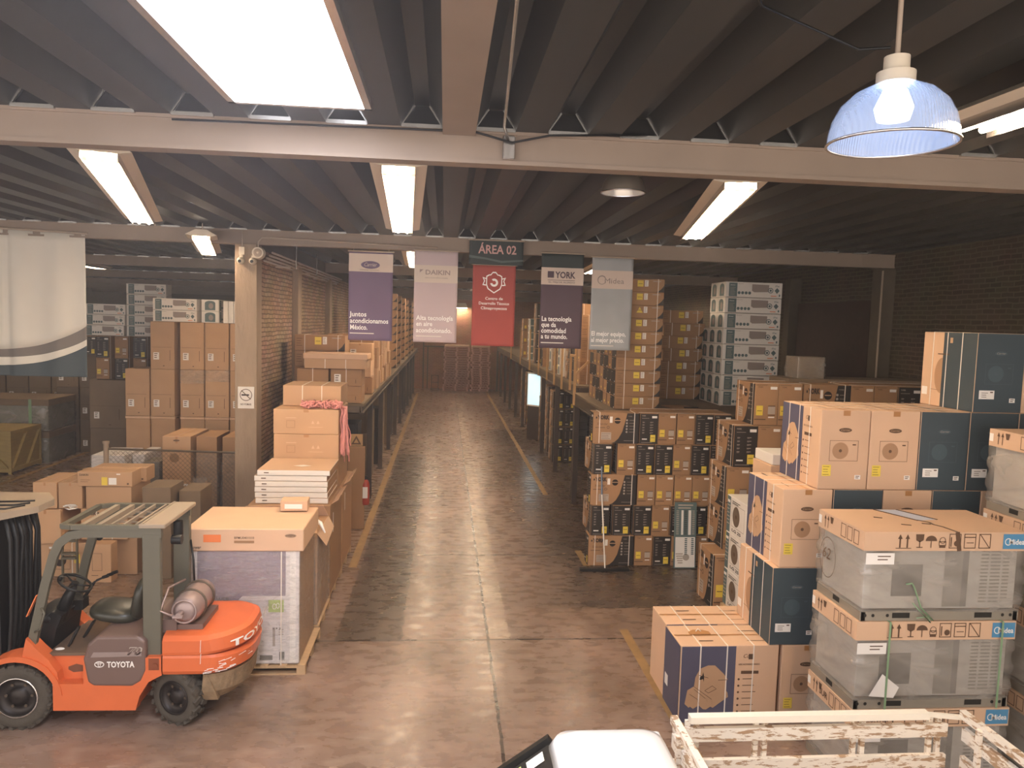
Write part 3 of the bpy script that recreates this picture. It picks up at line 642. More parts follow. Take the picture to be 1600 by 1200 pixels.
def aircon(kind, w=.555, d=.92, h=.862):
    D = Decals(w, d, h); navy = kind == 'navy'
    ink = M_INKN if navy else M_INK
    for f in (('F', 'B') if kind == 'house' else ('F',)):
        if navy: D.rect('printed_panel', M_NAVY, f, .003, .003, w - .003, h - .003)
        D.disc('logo', ink, f, w * .5, h * .75, h * .028, 2, w * .13); D.text('logo', M_CARD if not navy else M_GRL, f, 'Carrier', w * .40, h * .74, h * .035, 3, 0, .3, width=w * .2)
        D.frame('unit_print', ink, f, w * .20, h * .36, w * .78, h * .62, .004, 2); D.disc('unit_print', mat('fan_print_tan', '#A67F5E', .7) if not navy else mat('fan_print_navy', '#47555A', .6), f, w * .42, h * .49, h * .105, 2); D.disc('unit_print', ink, f, w * .42, h * .49, h * .02, 3)
        D.disc('unit_print', M_CARDP if not navy else M_NAVY, f, w * .42, h * .49, h * .104, 2) if False else None
        D.rect('unit_print', ink, f, w * .66, h * .56, w * .73, h * .575, 3)
        if navy: D.rect('white_label', M_WHL, f, w * .10, h * .17, w * .42, h * .28, 3); D.lines('lettering', M_INK, f, w * .15, h * .245, w * .14, 3, .022, .006, lay=4); D.rect('lettering', M_INK, f, w * .33, h * .25, w * .39, h * .265, 4)
        else: D.rect('yellow_label', M_YEL, f, w * .07, h * .17, w * .25, h * .31, 3); D.lines('lettering', M_INK, f, w * .09, h * .285, w * .13, 4, .028, .005, lay=4)
        D.rect('white_label', M_WHL, f, w * .74, h * .13, w * .86, h * .185, 3); D.lines('lettering', M_INK, f, w * .76, h * .165, w * .08, 2, .018, .008, lay=4)
        if not navy: D.rect('tape', M_TAPE, f, w * .44, h * .93, w * .58, h * .995, 2)
    for f in ('L',):
        L = d
        if navy:
            D.rect('printed_panel', M_NAVY, f, L * .40, .003, L - .003, h - .003)
            D.rect('lettering', M_INK, f, L * .30, h * .70, L * .52, h * .715, 2); D.disc('unit_print', mat('fan_print_tan', '#A67F5E', .7), f, L * .40, h * .42, h * .24, 1, L * .14)
            D.rect('unit_print', M_NAVY, f, L * .401, h * .1, L * .6, h * .69, 2); D.rect('lettering', M_INK, f, L * .2, h * .22, L * .4, h * .225, 1)
            D.rect('white_label', M_WHL, f, L * .03, h * .14, L * .14, h * .25, 3); D.rect('lettering', M_CARD, f, L * .52, h * .86, L * .57, h * .93, 3)
        else:
            hs = [(0, .34), (.10, .24), (.13, .27), (.2, .21), (.33, .30), (.43, .20), (.5, .19), (.60, .26), (.66, .23), (.78, .33), (1, .50), (.98, .62), (.92, .68), (.92, .88), (.97, .95), (.86, 1.1), (.66, 1.30), (.50, 1.30), (.32, 1.22), (.22, 1.0), (.20, .78), (.05, .68)]
            n0, w0, v0, s = L * .115, L * .36, h * .07, h * .52
            D.rect('printed_panel', M_NAVYP, f, L * .01, .003, L * .56, h - .006)
            D.poly('house_print', M_CARD, f, [(L * .06 + a * L * .44, v0 + b_ * s) for a, b_ in hs], 2)
            ln = lambda a, b_, t=.006: D.poly('house_lines', M_INK, f, [(L * .06 + a[0] * L * .44, v0 + a[1] * s), (L * .06 + b_[0] * L * .44, v0 + b_[1] * s), (L * .06 + b_[0] * L * .44, v0 + b_[1] * s + t), (L * .06 + a[0] * L * .44, v0 + a[1] * s + t)], 3)
            for a, b_ in (((.18, .78), (.62, .44)), ((.2, .7), (.48, .46)), ((.62, .44), (.64, .26)), ((.45, .66), (.62, .78)), ((.62, .78), (.72, .70)), ((.72, .70), (.54, .60)), ((.54, .60), (.45, .66)), ((.30, 1.05), (.52, .98)), ((.75, .92), (.95, .93)), ((.86, .9), (.87, .66)), ((.10, .58), (.30, .44)), ((.30, .44), (.33, .32)), ((.50, .48), (.52, .38))): ln(a, b_)
            D.poly('house_lines', M_INKB, f, [(L * .20, h * .56), (L * .205, h * .60), (L * .225, h * .61), (L * .235, h * .66), (L * .245, h * .60), (L * .245, h * .53), (L * .235, h * .57), (L * .215, h * .56)], 3)
            D.text('lettering', M_INK, f, 'Col', L * .63, h * .84, h * .07, 2, 0, .3); D.rect('lettering', M_INK, f, L * .69, h * .82, L * .74, h * .89, 2)
            D.text('lettering', M_INK, f, 'AIRE ACONDICIONADO', L * .59, h * .745, h * .03, 2, .02, width=L * .22); D.rect('lettering', M_INK, f, L * .62, h * .63, L * .80, h * .67, 2)
            for k in range(6): D.disc('lettering', M_INK, f, L * .60, h * (.56 - .085 * k), h * .015, 2, n=8); D.rect('lettering', M_INK, f, L * .64, h * (.56 - .085 * k), L * (.74 + .02 * (k % 3)), h * (.568 - .085 * k), 2)
        if f == 'L' and kind == 'house': pass
    if kind == 'house':
        D.rect('printed_panel', M_NAVYP, 'B', .003, .003, w - .003, h - .006, 4); D.rect('white_label', M_WHL, 'B', w * .1, h * .25, w * .3, h * .4, 5)
    for u in (.2, .68): D.rect('lettering', M_INK, 'T', w * u, .12, w * (u + .02), .32, 2); D.rect('lettering', M_INK, 'T', w * u, .7, w * (u + .04), .86, 2)
    D.rect('tape', M_TAPE if not navy else M_NAVY, 'T', w * .47, .004, w * .53, d - .004, 1)
    nm = {'navy': 'navy_carton', 'tan': 'tan_carton', 'house': 'tan_carton'}[kind]
    return Proto(nm, w, d, h, M_CARDP, D, [('y', (-d * .24, d * .03, d * .30), M_STRAP)])
TAN, NAVY, HOUSE = aircon('tan'), aircon('navy'), aircon('house', d=1.10)
TANL = aircon('tan', d=1.10)

def split(w=1.23, d=.43, h=.322):
    D = Decals(w, d, h)
    for f in 'F':
        D.rect('printed_panel', M_TEAL, f, w * .055, h * .06, w * .20, h * .94); D.lines('lettering', M_INKW, f, w * .075, h * .62, w * .10, 6, h * .09, h * .018, lay=2); D.text('lettering', M_WHL, f, 'Xtreme', w * .075, h * .76, h * .10, 2, .01, .3)
        D.text('lettering', M_INK, f, 'Split Inverter', w * .21, h * .86, h * .07, 2, .0)
        for k in range(4): D.disc('lettering', M_TEAL, f, w * (.235 + .062 * k), h * .30, h * .10, 2, n=14)
        D.poly('unit_print', M_UNITG, f, [(w * .46, h * .88), (w * .76, h * .86), (w * .76, h * .40), (w * .50, h * .36), (w * .46, h * .46)], 2); D.ring('unit_print', M_TEAL, f, w * .79, h * .50, h * .18, h * .05, 3); D.disc('unit_print', M_TEAL, f, w * .79, h * .50, h * .08, 3)
        D.poly('unit_print', M_TEAL, f, [(w * .86, h * .5), (w * .905, h * .68), (w * .95, h * .5), (w * .905, h * .30)], 2); D.text('lettering', M_TEAL, f, '5Tec', w * .87, h * .74, h * .14, 2, .02)
        D.rect('lettering', M_TEAL, f, w * .94, h * .12, w * .965, h * .26, 2); D.rect('lettering', M_ORL, f, w * .80, h * .12, w * .90, h * .17, 2)
        D.rect('printed_panel', M_INK, f, w * .02, .002, w * .96, h * .025, 1)
    for f in 'L':
        D.poly('printed_panel', M_TEAL, f, [(d * .2, h * .08), (d * .8, h * .08), (d * .8, h * .7)] + [(d * .5 + d * .3 * math.cos(a * PI / 8), h * .7 + h * .2 * math.sin(a * PI / 8)) for a in range(1, 8)] + [(d * .2, h * .7)], 1)
        D.disc('unit_print', M_UNITG, f, d * .55, h * .45, h * .25, 2, d * .14)
    return Proto('white_carton', w, d, h, M_WHITE, D)
SPL = split(); SPL2 = split(1.0, .40, .27)

def longc(w, d, h, darkend, tri=False):
    D = Decals(w, d, h)
    for f in 'F':
        D.poly('printed_panel', M_BLACKP, f, [(w * .80, .003), (w - .003, .003), (w - .003, h * .55), (w * .94, h * .28), (w * .88, h * .10)], 1)
        D.lines('lettering', M_INK, f, w * .04, h * .75, w * .12, 4, h * .15, h * .03, lay=2)
        if tri: D.poly('yellow_label', M_YEL, f, [(w * .40, h * .42), (w * .54, h * .42), (w * .47, h * .88)], 2)
        else: D.rect('yellow_label', M_YEL, f, w * .40, h * .40, w * .53, h * .88, 2)
        D.rect('white_label', M_WHL, f, w * .56, h * .42, w * .64, h * .90, 2); D.lines('lettering', M_INK, f, w * .57, h * .80, w * .05, 4, h * .1, h * .025, lay=3)
        D.rect('lettering', M_GRL, f, w * .74, h * .80, w * .92, h * .86, 2); D.rect('lettering', M_INK, f, w * .42, h * .6, w * .51, h * .63, 3)
    for f in 'L':
        if darkend: D.rect('printed_panel', M_BLACKP, f, .003, .003, d - .003, h - .004); D.rect('white_label', M_WHL, f, d * .8, h * .06, d * .93, h * .16, 2); D.rect('lettering', M_INKW, f, d * .1, h * .8, d * .3, h * .84, 2)
        else: D.rect('yellow_label', M_YEL, f, d * .5, h * .2, d * .68, h * .36, 2); D.rect('printed_panel', M_BLACKP, f, .003, .003, d * .12, h - .004, 1); D.disc('lettering', M_WHL, f, d * .88, h * .1, h * .04, 2, n=8)
    return Proto('long_carton', w, d, h, M_CARDD, D, [('x', (-w * .30, w * .36), M_STRAP)])
LGD, LGB, LGT = longc(.90, .37, .252, True), longc(.90, .37, .252, False), longc(.90, .37, .252, False, True)
LSD, LSB = longc(.95, .42, .285, True), longc(.95, .42, .285, False)

_PC = {}
def plain(w, d, h, mt=None, lab=None, name='brown_carton', strap=0, tape=True, txt=None, icons=False, seed=0):
    mt = mt or M_CARD; k = (w, d, h, mt.name, lab, name, strap, tape, txt, icons)
    if k in _PC: return _PC[k]
    D = Decals(w, d, h)
    if tape: D.rect('tape', M_TAPE, 'T', w * .46, .003, w * .54, d - .003, 1); D.rect('tape', M_TAPE, 'F', w * .46, h * .88, w * .54, h - .003, 1)
    if lab == 'w': 
        for f in 'FL': W = w if f == 'F' else d; D.rect('white_label', M_WHL, f, W * .12, h * .20, W * .12 + .13, h * .20 + .17, 2); D.lines('lettering', M_INK, f, W * .12 + .02, h * .20 + .13, .08, 3, .045, .018, lay=3)
        D.rect('lettering', M_INK, 'F', w * .06, h * .46, w * .88, h * .465, 1); D.rect('lettering', M_INK, 'F', w * .80, h * .18, w * .82, h * .40, 1); D.rect('lettering', M_INK, 'F', w * .52, h * .06, w * .58, h * .08, 1)
    if lab == 'y': D.rect('yellow_label', M_YEL, 'F', w * .62, h * .35, w * .62 + .10, h * .35 + .14, 2); D.rect('white_label', M_WHL, 'F', w * .3, h * .75, w * .3 + .1, h * .75 + .04, 2)
    if lab == 'o': D.disc('logo', M_INK, 'F', w * .5, h * .62, .022, 2, .07)
    if lab == 'c': D.disc('unit_print', mat('faint_circle_ink', '#8A6848', .7), 'F', w * .42, h * .62, w * .17, 1); D.rect('white_label', M_WHL, 'F', w * .75, h * .12, w * .9, h * .16, 2); D.disc('logo', M_INK, 'F', w * .5, h * .93, .018, 2, .06)
    if txt: D.text('lettering', M_INKB, 'F', txt, w * .08, h * .80, h * .14, 2, .03, width=w * .36); D.lines('lettering', M_INK, 'F', w * .62, h * .9, w * .25, 3, h * .05, h * .04, lay=2)
    if icons:
        for u in (.20, .58): 
            if u < .3: D.frame('lettering', M_CARDD, 'F', w * u, h * .25, w * (u + .13), h * .55, .006, 2); D.rect('lettering', M_CARDP, 'F', w * (u - .01), h * .64, w * (u + .15), h * .67, 2)
            else:
                for q in (0, .08): D.poly('lettering', M_CARDP, 'F', [(w * (u + q), h * .42), (w * (u + q + .05), h * .42), (w * (u + q + .025), h * .56)], 2)
                D.rect('lettering', M_CARDP, 'F', w * (u - .04), h * .28, w * (u + .18), h * .30, 2)
    P = Proto(name, w, d, h, mt, D if D.parts else None, [('x', tuple(w * (-.5 + (i + 1) / (strap + 1)) for i in range(strap)), M_STRAP)] if strap else [])
    _PC[k] = P; return P

def add_wrap(o, w, d, h, m=None, z0=0, z1=None, bulge=.02, seed=1, smooth=False):
    """crinkled plastic film around a block, as a part of it"""
    r = random.Random(seed); z1 = z1 or h; mb = MB(); n = 20 if smooth else 14
    per = [(-w / 2 + w * i / n, -d / 2) for i in range(n)] + [(w / 2, -d / 2 + d * i / n) for i in range(n)] + [(w / 2 - w * i / n, d / 2) for i in range(n)] + [(-w / 2, d / 2 - d * i / n) for i in range(n)]
    K = len(per); nz = 20 if smooth else 14; vs = []
    ph = [(r.uniform(2, 9), r.uniform(3, 12), r.uniform(0, 6), r.uniform(.4, 1)) for _ in range(7)]
    for i in range(nz + 1):
        v = i / nz
        for k, (x, y) in enumerate(per):
            edge = math.sin(PI * v) ** .35 if 0 < i < nz else 0
            if smooth:
                t = (x + w / 2) / w if abs(abs(y) - d / 2) < 1e-6 else (y + d / 2) / d
                f = sum(abs(math.sin(a * t * 1.6 + b_ * v + c)) ** 6 * q for a, b_, c, q in ph) / 2.2; e = .008 + bulge * min(1, f) * (.35 + .65 * edge)
            else: e = .006 + bulge * r.random() * max(.2, edge)
            sx = (1 if x > 0 else -1) if abs(abs(x) - w / 2) < 1e-6 else 0; sy = (1 if y > 0 else -1) if abs(abs(y) - d / 2) < 1e-6 else 0
            vs.append((x + sx * e, y + sy * e, z0 + (z1 - z0) * v))
    mb.add(vs, [(i * K + k, i * K + (k + 1) % K, (i + 1) * K + (k + 1) % K, (i + 1) * K + k) for i in range(nz) for k in range(K)], m or M_WRAP, True)
    return mb.build('plastic_wrap', None, o, recalc=False)

def pallet(x, y, z, w, d, label, m=None, h=.12, rz=0, group=None):
    m = m or M_WOOD
    o = MB()
    nb = 7
    for i in range(nb):
        xx = -w / 2 + (w - .09) * i / (nb - 1); o.box(xx, xx + .09, -d / 2, d / 2, h - .018, h, m)
    for yy in (-d / 2, -.05, d / 2 - .1): o.box(-w / 2, w / 2, yy, yy + .1, h - .036, h - .018, m); o.box(-w / 2, w / 2, yy, yy + .1, 0, .018, m)
    for xx in (-w / 2, -.05, w / 2 - .1):
        for yy in (-d / 2, -.05, d / 2 - .1): o.box(xx, xx + .1, yy, yy + .1, .018, h - .036, m)
    return tag(o.build('pallet', None, None, (x, y, z), rz), label, 'pallet', group)

# ------------------------------------------------------------------ the carton wall right of the aisle (front Y 13.0)
rows = {4: ['L', 'D', 'B', 'B', 'D', 'D'], 3: ['D', 'B', 'D', 'D', 'B', 'D', 'D'], 2: ['L', 'B', 'B', 'B', 'B', 'D'], 1: ['D', 'D', 'D', 'B', 'D', 'D'], 0: ['L', 'B', 'D', 'B', 'B', 'D']}
nm = {'L': 'sideways carton with black curve', 'D': 'black-ended carton', 'B': 'brown-ended carton'}
for r, row in rows.items():
    x = 2.64
    if r in (3, 1): x += .03
    for c, k in enumerate(row):
        gap = .010 if not (r == 3 and c == 0) and not (r == 1 and c < 2) else (.10 if r == 3 else .055)
        lb = '%s, %s from left, %s, carton wall behind the squeegee' % (nm[k], ORD[c + 1] if c else 'first', layer(r, 5))
        if k == 'L':
            place(YD, x + .41, 13.165, r * .553, PI / 2, lb, 'cartons of the wall right of the aisle'); x += .83 + .01
        else:
            place(YD if k == 'D' else YB, x + .163, 13.41, r * .553, 0, lb, 'cartons of the wall right of the aisle'); x += .326 + gap
# second row behind the sideways ones is hidden; deck of the rack behind carries the taller stacks
# ------------------------------------------------------------------ right stack (front Y 11.2)
YD2, YB2 = york(.378, .74, .650, True), york(.378, .74, .650, False)
YO = york(.42, .74, .845, False)
G2 = 'cartons of the tall right-hand stack'
place(YO, 4.17 + .21, 10.90 + .37, 0, 0, 'olive brown carton on the floor left of the white fan boxes', G2)
for k in range(2): place(YO, 4.83 + .43 * k, 11.25, 0, 0, 'tall floor carton right of the olive one, %s, mostly hidden' % ['first', 'second'][k], G2)
S2 = [(4.40, 'BB'), (4.40, 'BD'), (4.48, 'DBB'), (4.78, 'BB')]
for r, (x0, row) in enumerate(S2):
    for c, k in enumerate(row):
        place(YD2 if k == 'D' else YB2, x0 + .19 + .385 * c, 11.57, .852 + r * .656, 0, '%s carton, %s from left, %s, tall stack by the white fan boxes' % ('black-ended' if k == 'D' else 'brown-ended', ORD[c + 1], layer(r, 4)), G2)
for r in range(4):
    h_ = .845 if r == 0 else .650
    place(plain(2.0, .74, h_, M_CARDD, None, tape=False), 6.70, 11.57, 0 if r == 0 else .852 + (r - 1) * .656, 0, 'wide brown carton mostly hidden behind tan cartons, %s' % layer(r, 4), 'wide cartons hidden behind the tan cartons')
z5 = .852 + 3 * .656
place(YB2, 5.56 + .38, 11.40, z5, PI / 2, 'sideways carton in the top row behind the tan cartons', G2)
for c, k in enumerate('BBDD'):
    place(YD2 if k == 'D' else YB2, 6.33 + .19 + .385 * c, 11.57, z5, 0, '%s carton in the top row before the dark wall, %s from its right end' % ('black-ended' if k == 'D' else 'dull brown', ORD[4 - c]), G2)
b = place(plain(.46, .45, .36, M_CARDG, tape=False), 6.12, 12.35, 3.502, 0, 'small grey wrapped bundle standing on cartons before the dark wall', cat='bundle'); add_wrap(b, .46, .45, .36, M_WRAPG, seed=4)
place(plain(2.8, .75, 3.50, M_CARDG, tape=False, name='tall_carton'), 7.1, 12.42, 0, 0, 'dull brown tall crate filling the gap before the mezzanine', cat='box')
# white fan boxes
D = Decals(.46, .74, .555)
for f, L in (('L', .74),):
    D.rect('printed_panel', M_TEAL, f, .01, .01, .14, .545); D.lines('lettering', M_INKW, f, .02, .40, .11, 6, .055, .014, lay=2); D.rect('lettering', M_WHL, f, .02, .45, .12, .49, 2)
    D.disc('unit_print', mat('fan_print_brown', '#6E5B4A', .6), f, .36, .29, .15, 1, .13); D.disc('unit_print', M_INK, f, .36, .29, .03, 2); D.frame('unit_print', M_UNITG, f, .19, .12, .66, .46, .006, 1)
    D.lines('lettering', M_INKB, f, .20, .49, .30, 2, .025, .012); D.text('lettering', M_INKB, f, 'LG 25', .22, .05, .06, 1, .03, width=.34)
D.text('lettering', M_INKB, 'F', 'LG 25', .06, .06, .05, 1, .02, width=.28)
FAN = Proto('white_fan_carton', .46, .74, .555, M_WHITE, D)
pallet(4.50, 10.50, 0, .46, .72, 'low pallet under the stack of white fan boxes', h=.14)
for r in range(3): place(FAN, 4.54, 10.505, .142 + r * .558, 0, 'white carton printed with a fan, %s of the narrow stack by the tan cartons' % layer(r, 3), 'white cartons printed with a fan')
for k in range(4): place(plain(.62, .58, .625, M_CARDP), 4.64, 9.79, k * .628, 0, 'plain carton behind the tan cartons under a flat white one, %s' % layer(k, 4), 'plain cartons behind the tan ones')
place(plain(.5, .56, .14, M_WHITE, name='flat_white_carton', tape=False), 4.60, 9.79, 2.515, 0, 'small flat white carton lying between the tan cartons and the brown stack')

# ------------------------------------------------------------------ tan and navy condenser cartons (front Y 7.7)
H, W, DY = .8665, .562, 7.70 + .46
def ac(k, x, r, lb, y=DY): place({'t': TAN, 'n': NAVY}[k], x + W / 2, y, r * H, 0, lb, 'tan and navy air conditioner cartons')
place(HOUSE, 2.62 + .55, 7.70 + .2775, 0, PI / 2, 'tan carton with a house drawing on navy, lying lengthwise on the floor', 'tan and navy air conditioner cartons')
place(TANL, 2.63 + .55, 8.30 + .2775, 0, PI / 2, 'tan carton lying lengthwise directly behind the one with the house drawing', 'tan and navy air conditioner cartons')
c = MB(); c.prism([(-.12, 0), (.12, 0), (.12, .07), (.06, .11), (-.05, .12), (-.12, .06)], 0, .006, 'XY', m=mat('torn_card', '#A87848', .8)); c.tube([(-.03, .07, .006), (0, .09, .03), (.03, .07, .006)], .006, 6, M_STRAP); tag(c.build('torn_handle_flap', None, None, (2.93, 7.98, .873)), 'brown torn cardboard handle lying on the tan carton with the house drawing', 'cardboard scrap')
ac('t', 3.76, 0, 'tan carton with faint fan drawing on the floor right of the house drawing'); ac('n', 4.31, 0, 'navy carton in the bottom row hidden behind the wrapped machines')
for c, k in enumerate('nt'): ac(k, 3.60 + .566 * c, 1, ['navy carton with one white label at the left end of the second row', 'tan carton in the second row behind the topmost wrapped machine'][c])
for c, k in enumerate('tntnt'): ac(k, 3.66 + .566 * c, 2, 'condenser carton in the third row, %s from its left end, %s front' % (ORD[c + 1], 'tan' if k == 't' else 'navy'))
for c, k in enumerate('ttnnn'): ac(k, 4.03 + .566 * c, 3, ['tan carton at the left end of the fourth row, navy panel on its side', 'tan carton second from the left in the fourth row, yellow label', 'navy carton right of the two tan ones in the fourth row', 'navy carton beneath the topmost navy carton, fourth row', 'navy carton at the right end of the fourth row'][c])
for c, k in enumerate('nt'): ac(k, 5.74 + .566 * c, 4, ['topmost navy carton reaching eye level at the upper right', 'topmost tan carton at the right edge of the photo'][c])
for c in range(2):
    for r in range(2): ac('n', 4.88 + c * .566 if r == 0 else 4.75 + c * .566, r, 'hidden navy carton behind the wrapped machines, %s in the %s row' % (ORD[c + 1], 'lowest' if r == 0 else 'second lowest'))
place(plain(1.1, .9, H * 2 - .004, M_CARDP, tape=False), 7.12, DY, 0, 0, 'large pale carton at the right edge under the stacked condenser cartons'); place(plain(.5, .9, H * 2 - .004, M_CARDP, tape=False), 7.12, DY, 2 * H, 0, 'pale upright carton at the right edge under the topmost tan carton')

# ------------------------------------------------------------------ wrapped rooftop machines on the right
def arrow(D, u, v, s, m):
    D.rect('lettering', m, 'F', u - s * .06, v, u + s * .06, v + s * .7, 2); D.poly('lettering', m, 'F', [(u - s * .18, v + s * .65), (u + s * .18, v + s * .65), (u, v + s)], 2)
def machine(x, y, z, w, d, h, label, var=0, parts=True):
    o = empty('wrapped_machine', (x, y, z)); tag(o, label, 'air conditioner', 'wrapped machines stacked on the right')
    lid = .175; bs = .10
    mb = MB(); mb.box(-w / 2 + .03, w / 2 - .03, -d / 2 + .03, d / 2 - .03, bs, h - .03, M_GREYCAB, b=.012); cab = mb.build('cabinet', None, o)
    D = Decals(w - .06, d - .06, h)
    pw = w - .06
    D.rect('side_panel', M_GREYDK, 'F', pw * .52, bs + .02, pw * .64, h - lid + .06); D.rect('side_panel', M_LOUV, 'F', pw * .64, bs + .02, pw * .68, h - lid + .06, 1)
    D.rect('control_cover', M_LOUV, 'F', pw * (.18 if var != 1 else .15), bs + .12, pw * (.38 if var != 1 else .36), h - lid - .14, 1)
    for k in range(16): D.rect('louvre', M_GREYDK, 'F', pw * .76, bs + .06 + k * .034, pw * .95, bs + .075 + k * .034)
    for k in range(2): D.rect('louvre', M_GREYCAB, 'F', pw * (.81 + .08 * k), bs + .04, pw * (.825 + .08 * k), h - lid, 2)
    for (pn, mn), (mb, m) in D.parts.items():
        c = mb.build(pn, m, o, recalc=False)
    mb = MB(); mb.box(-w / 2 + .01, w / 2 - .01, -d / 2, -d / 2 + .05, 0, bs - .012, M_BASER); mb.box(-w / 2 + .01, w / 2 - .01, d / 2 - .05, d / 2, 0, bs - .012, M_BASER); mb.box(-w / 2, -w / 2 + .05, -d / 2, d / 2, 0, bs - .01, M_BASER); mb.box(w / 2 - .05, w / 2, -d / 2, d / 2, 0, bs - .01, M_BASER); base = mb.build('base_rail', None, o)
    D = Decals(w, d, h)
    for u in (.03, .08, .17, .90, .95): D.disc('bolt_hole', M_DARKHOLE, 'F', w * u, bs * .5, .016, 1, n=10)
    for u in (.20, .72): D.rect('fork_slot', M_DARKHOLE, 'F', w * u, bs * .25, w * (u + .11), bs * .75, 1)
    D.rect('fork_slot', M_DARKHOLE, 'L', d * .40, bs * .3, d * .55, bs * .8)
    for (pn, mn), (mb, m) in D.parts.items(): mb.build(pn, m, base, recalc=False)
    # lid, made as a shallow cap with folded rim
    D = Decals(w + .03, d + .03, h)
    mb = MB(); e = .015; mb.box(-w / 2 - e, w / 2 + e, -d / 2 - e, d / 2 + e, h - .008, h, M_CARDP)
    mb.box(-w / 2 - e, w / 2 + e, -d / 2 - e, -d / 2 - e + .008, h - lid, h - .008, M_CARDP); mb.box(-w / 2 - e, w / 2 + e, d / 2 + e - .008, d / 2 + e, h - lid, h - .008, M_CARDP)
    mb.box(-w / 2 - e, -w / 2 - e + .008, -d / 2 - e + .008, d / 2 + e - .008, h - lid, h - .008, M_CARDP); mb.box(w / 2 + e - .008, w / 2 + e, -d / 2 - e + .008, d / 2 + e - .008, h - lid, h - .008, M_CARDP)
    ld = mb.build('cardboard_lid', None, o)
    v = h - lid + .03; s = .125; IK = M_INK
    W_ = w + .03
    for k in (0, 1): arrow(D, W_ * (.215 + .045 * k), v, s, IK)
    D.rect('lettering', IK, 'F', W_ * .19, v - .008, W_ * .285, v - .002, 2)
    U = W_ * .335; D.poly('lettering', IK, 'F', [(U - .04, v + s), (U + .04, v + s), (U + .035, v + s * .55), (U, v + s * .4), (U - .035, v + s * .55)], 2); D.rect('lettering', IK, 'F', U - .005, v, U + .005, v + s * .5, 2); D.rect('lettering', IK, 'F', U - .03, v, U + .03, v + .008, 2)
    U = W_ * .405; D.poly('lettering', IK, 'F', [(U - .055, v + s * .5), (U + .055, v + s * .5)] + [(U + .055 * math.cos(a * PI / 8), v + s * .5 + .05 * math.sin(a * PI / 8)) for a in range(1, 8)], 2); D.rect('lettering', IK, 'F', U - .004, v, U + .004, v + s * .5, 2)
    U = W_ * .475; D.ring('lettering', IK, 'F', U, v + s * .55, .03, .006, 2); D.rect('lettering', IK, 'F', U - .03, v, U + .03, v + .02, 2); D.frame('lettering', IK, 'F', U - .035, v + .02, U + .035, v + .06, .006, 2)
    for q in (0, 1, 2):
        U = W_ * (.55 + .092 * q); D.frame('lettering', IK, 'F', U - .055, v - .005, U + .06, v + s + .005, .007, 2)
        if q == 0: D.disc('lettering', IK, 'F', U + .02, v + .04, .028, 2, n=10); D.rect('lettering', IK, 'F', U - .04, v + .01, U - .03, v + .1, 2)
        elif q == 1: D.rect('lettering', IK, 'F', U - .055, v + s * .75, U + .06, v + s * .82, 2); D.rect('lettering', IK, 'F', U - .03, v + s * .35, U + .04, v + s * .4, 2)
        else: D.poly('lettering', IK, 'F', [(U - .05, v + s), (U - .04, v + s), (U + .055, v), (U + .045, v)], 2)
    U = .05
    for k in (0, 1): D.rect('lettering', IK, 'L', d * (.16 + .07 * k), v, d * (.172 + .07 * k), v + s * .7, 2); D.poly('lettering', IK, 'L', [(d * (.166 + .07 * k) - .02, v + s * .65), (d * (.166 + .07 * k) + .02, v + s * .65), (d * (.166 + .07 * k), v + s)], 2)
    D.poly('lettering', IK, 'L', [(d * .28, v + s), (d * .36, v + s), (d * .34, v + s * .5), (d * .30, v + s * .5)], 2)
    for u in (.54, .68, .82): D.frame('lettering', IK, 'L', d * u, v - .005, d * (u + .11), v + s, .007, 2)
    D.rect('white_label', M_WHL, 'L', d * .01, v + .02, d * .08, v + .10, 3)
    bx = w + .03 - .235
    D.rect('blue_label', M_BLUEL, 'F', bx, h - lid + .02, bx + .225, h - .015, 2); D.ring('blue_label_lettering', M_WHL, 'F', bx + .05, h - lid / 2, .034, .008, 3); D.text('blue_label_lettering', M_WHL, 'F', 'Midea', bx + .055, h - lid / 2 - .025, .07, 3, .02, width=.155)
    if var == 2: D.text('lettering', IK, 'F', 'MISSION AIR', .06, h - lid + .06, .07, 2, .02, width=.30); D.text('lettering', IK, 'L', 'SUR', d * .3, h - lid + .05, .09, 2, .02)
    for (pn, mn), (mb, m) in D.parts.items(): mb.build(pn, m, ld, recalc=False)
    if var == 0:   # the topmost lid is torn open along the middle
        mb = MB(); mb.add([(-.22, .40, h + .001), (.02, .40, h + .001), (.20, .02, h + .001), (-.02, -.02, h + .001)], [(3, 2, 1, 0)], mat('pale_blue_sheet', '#B4BAC8', .4)); mb.build('torn_opening', None, ld)
        mb = MB(); pts = [(-.02, -.0), (.05, -.08), (.04, -.16), (.08, -.24), (.10, -d / 2 - .016)]
        for a, b_ in zip(pts, pts[1:]): mb.bar((a[0], a[1], h + .001), (b_[0], b_[1], h + .001), .022, .004)
        mb.bar((.10, -d / 2 - .0165, h), (.13, -d / 2 - .0165, h - lid), .04, .004, None, (0, 1, 0))
        for a, b_ in (((-.22, .40), (-.02, -.02)), ((.02, .40), (.20, .02)), ((-.05, -.12), (.02, -.15)), ((-.28, -.16), (-.2, -.19)), ((-.4, .1), (-.33, .07))): mb.bar((a[0], a[1], h + .002), (b_[0], b_[1], h + .002), .022, .004)
        mb.build('torn_edge', M_INK, ld)
    # film
    wr = add_wrap(o, w - .02, d - .02, h, M_WRAPG, bs * .8, h - lid + .02, .024, seed=var + 5, smooth=True)
    # papers and straps
    D = Decals(w + .065, d + .065, h); D.rect('paper_label', M_WHL, 'F', .02 if var else .03, h - lid - .12, .30, h - lid - .015, 3); D.lines('lettering', M_INK, 'F', .14, h - lid - .05, .13, 2, .03, .010, lay=4)
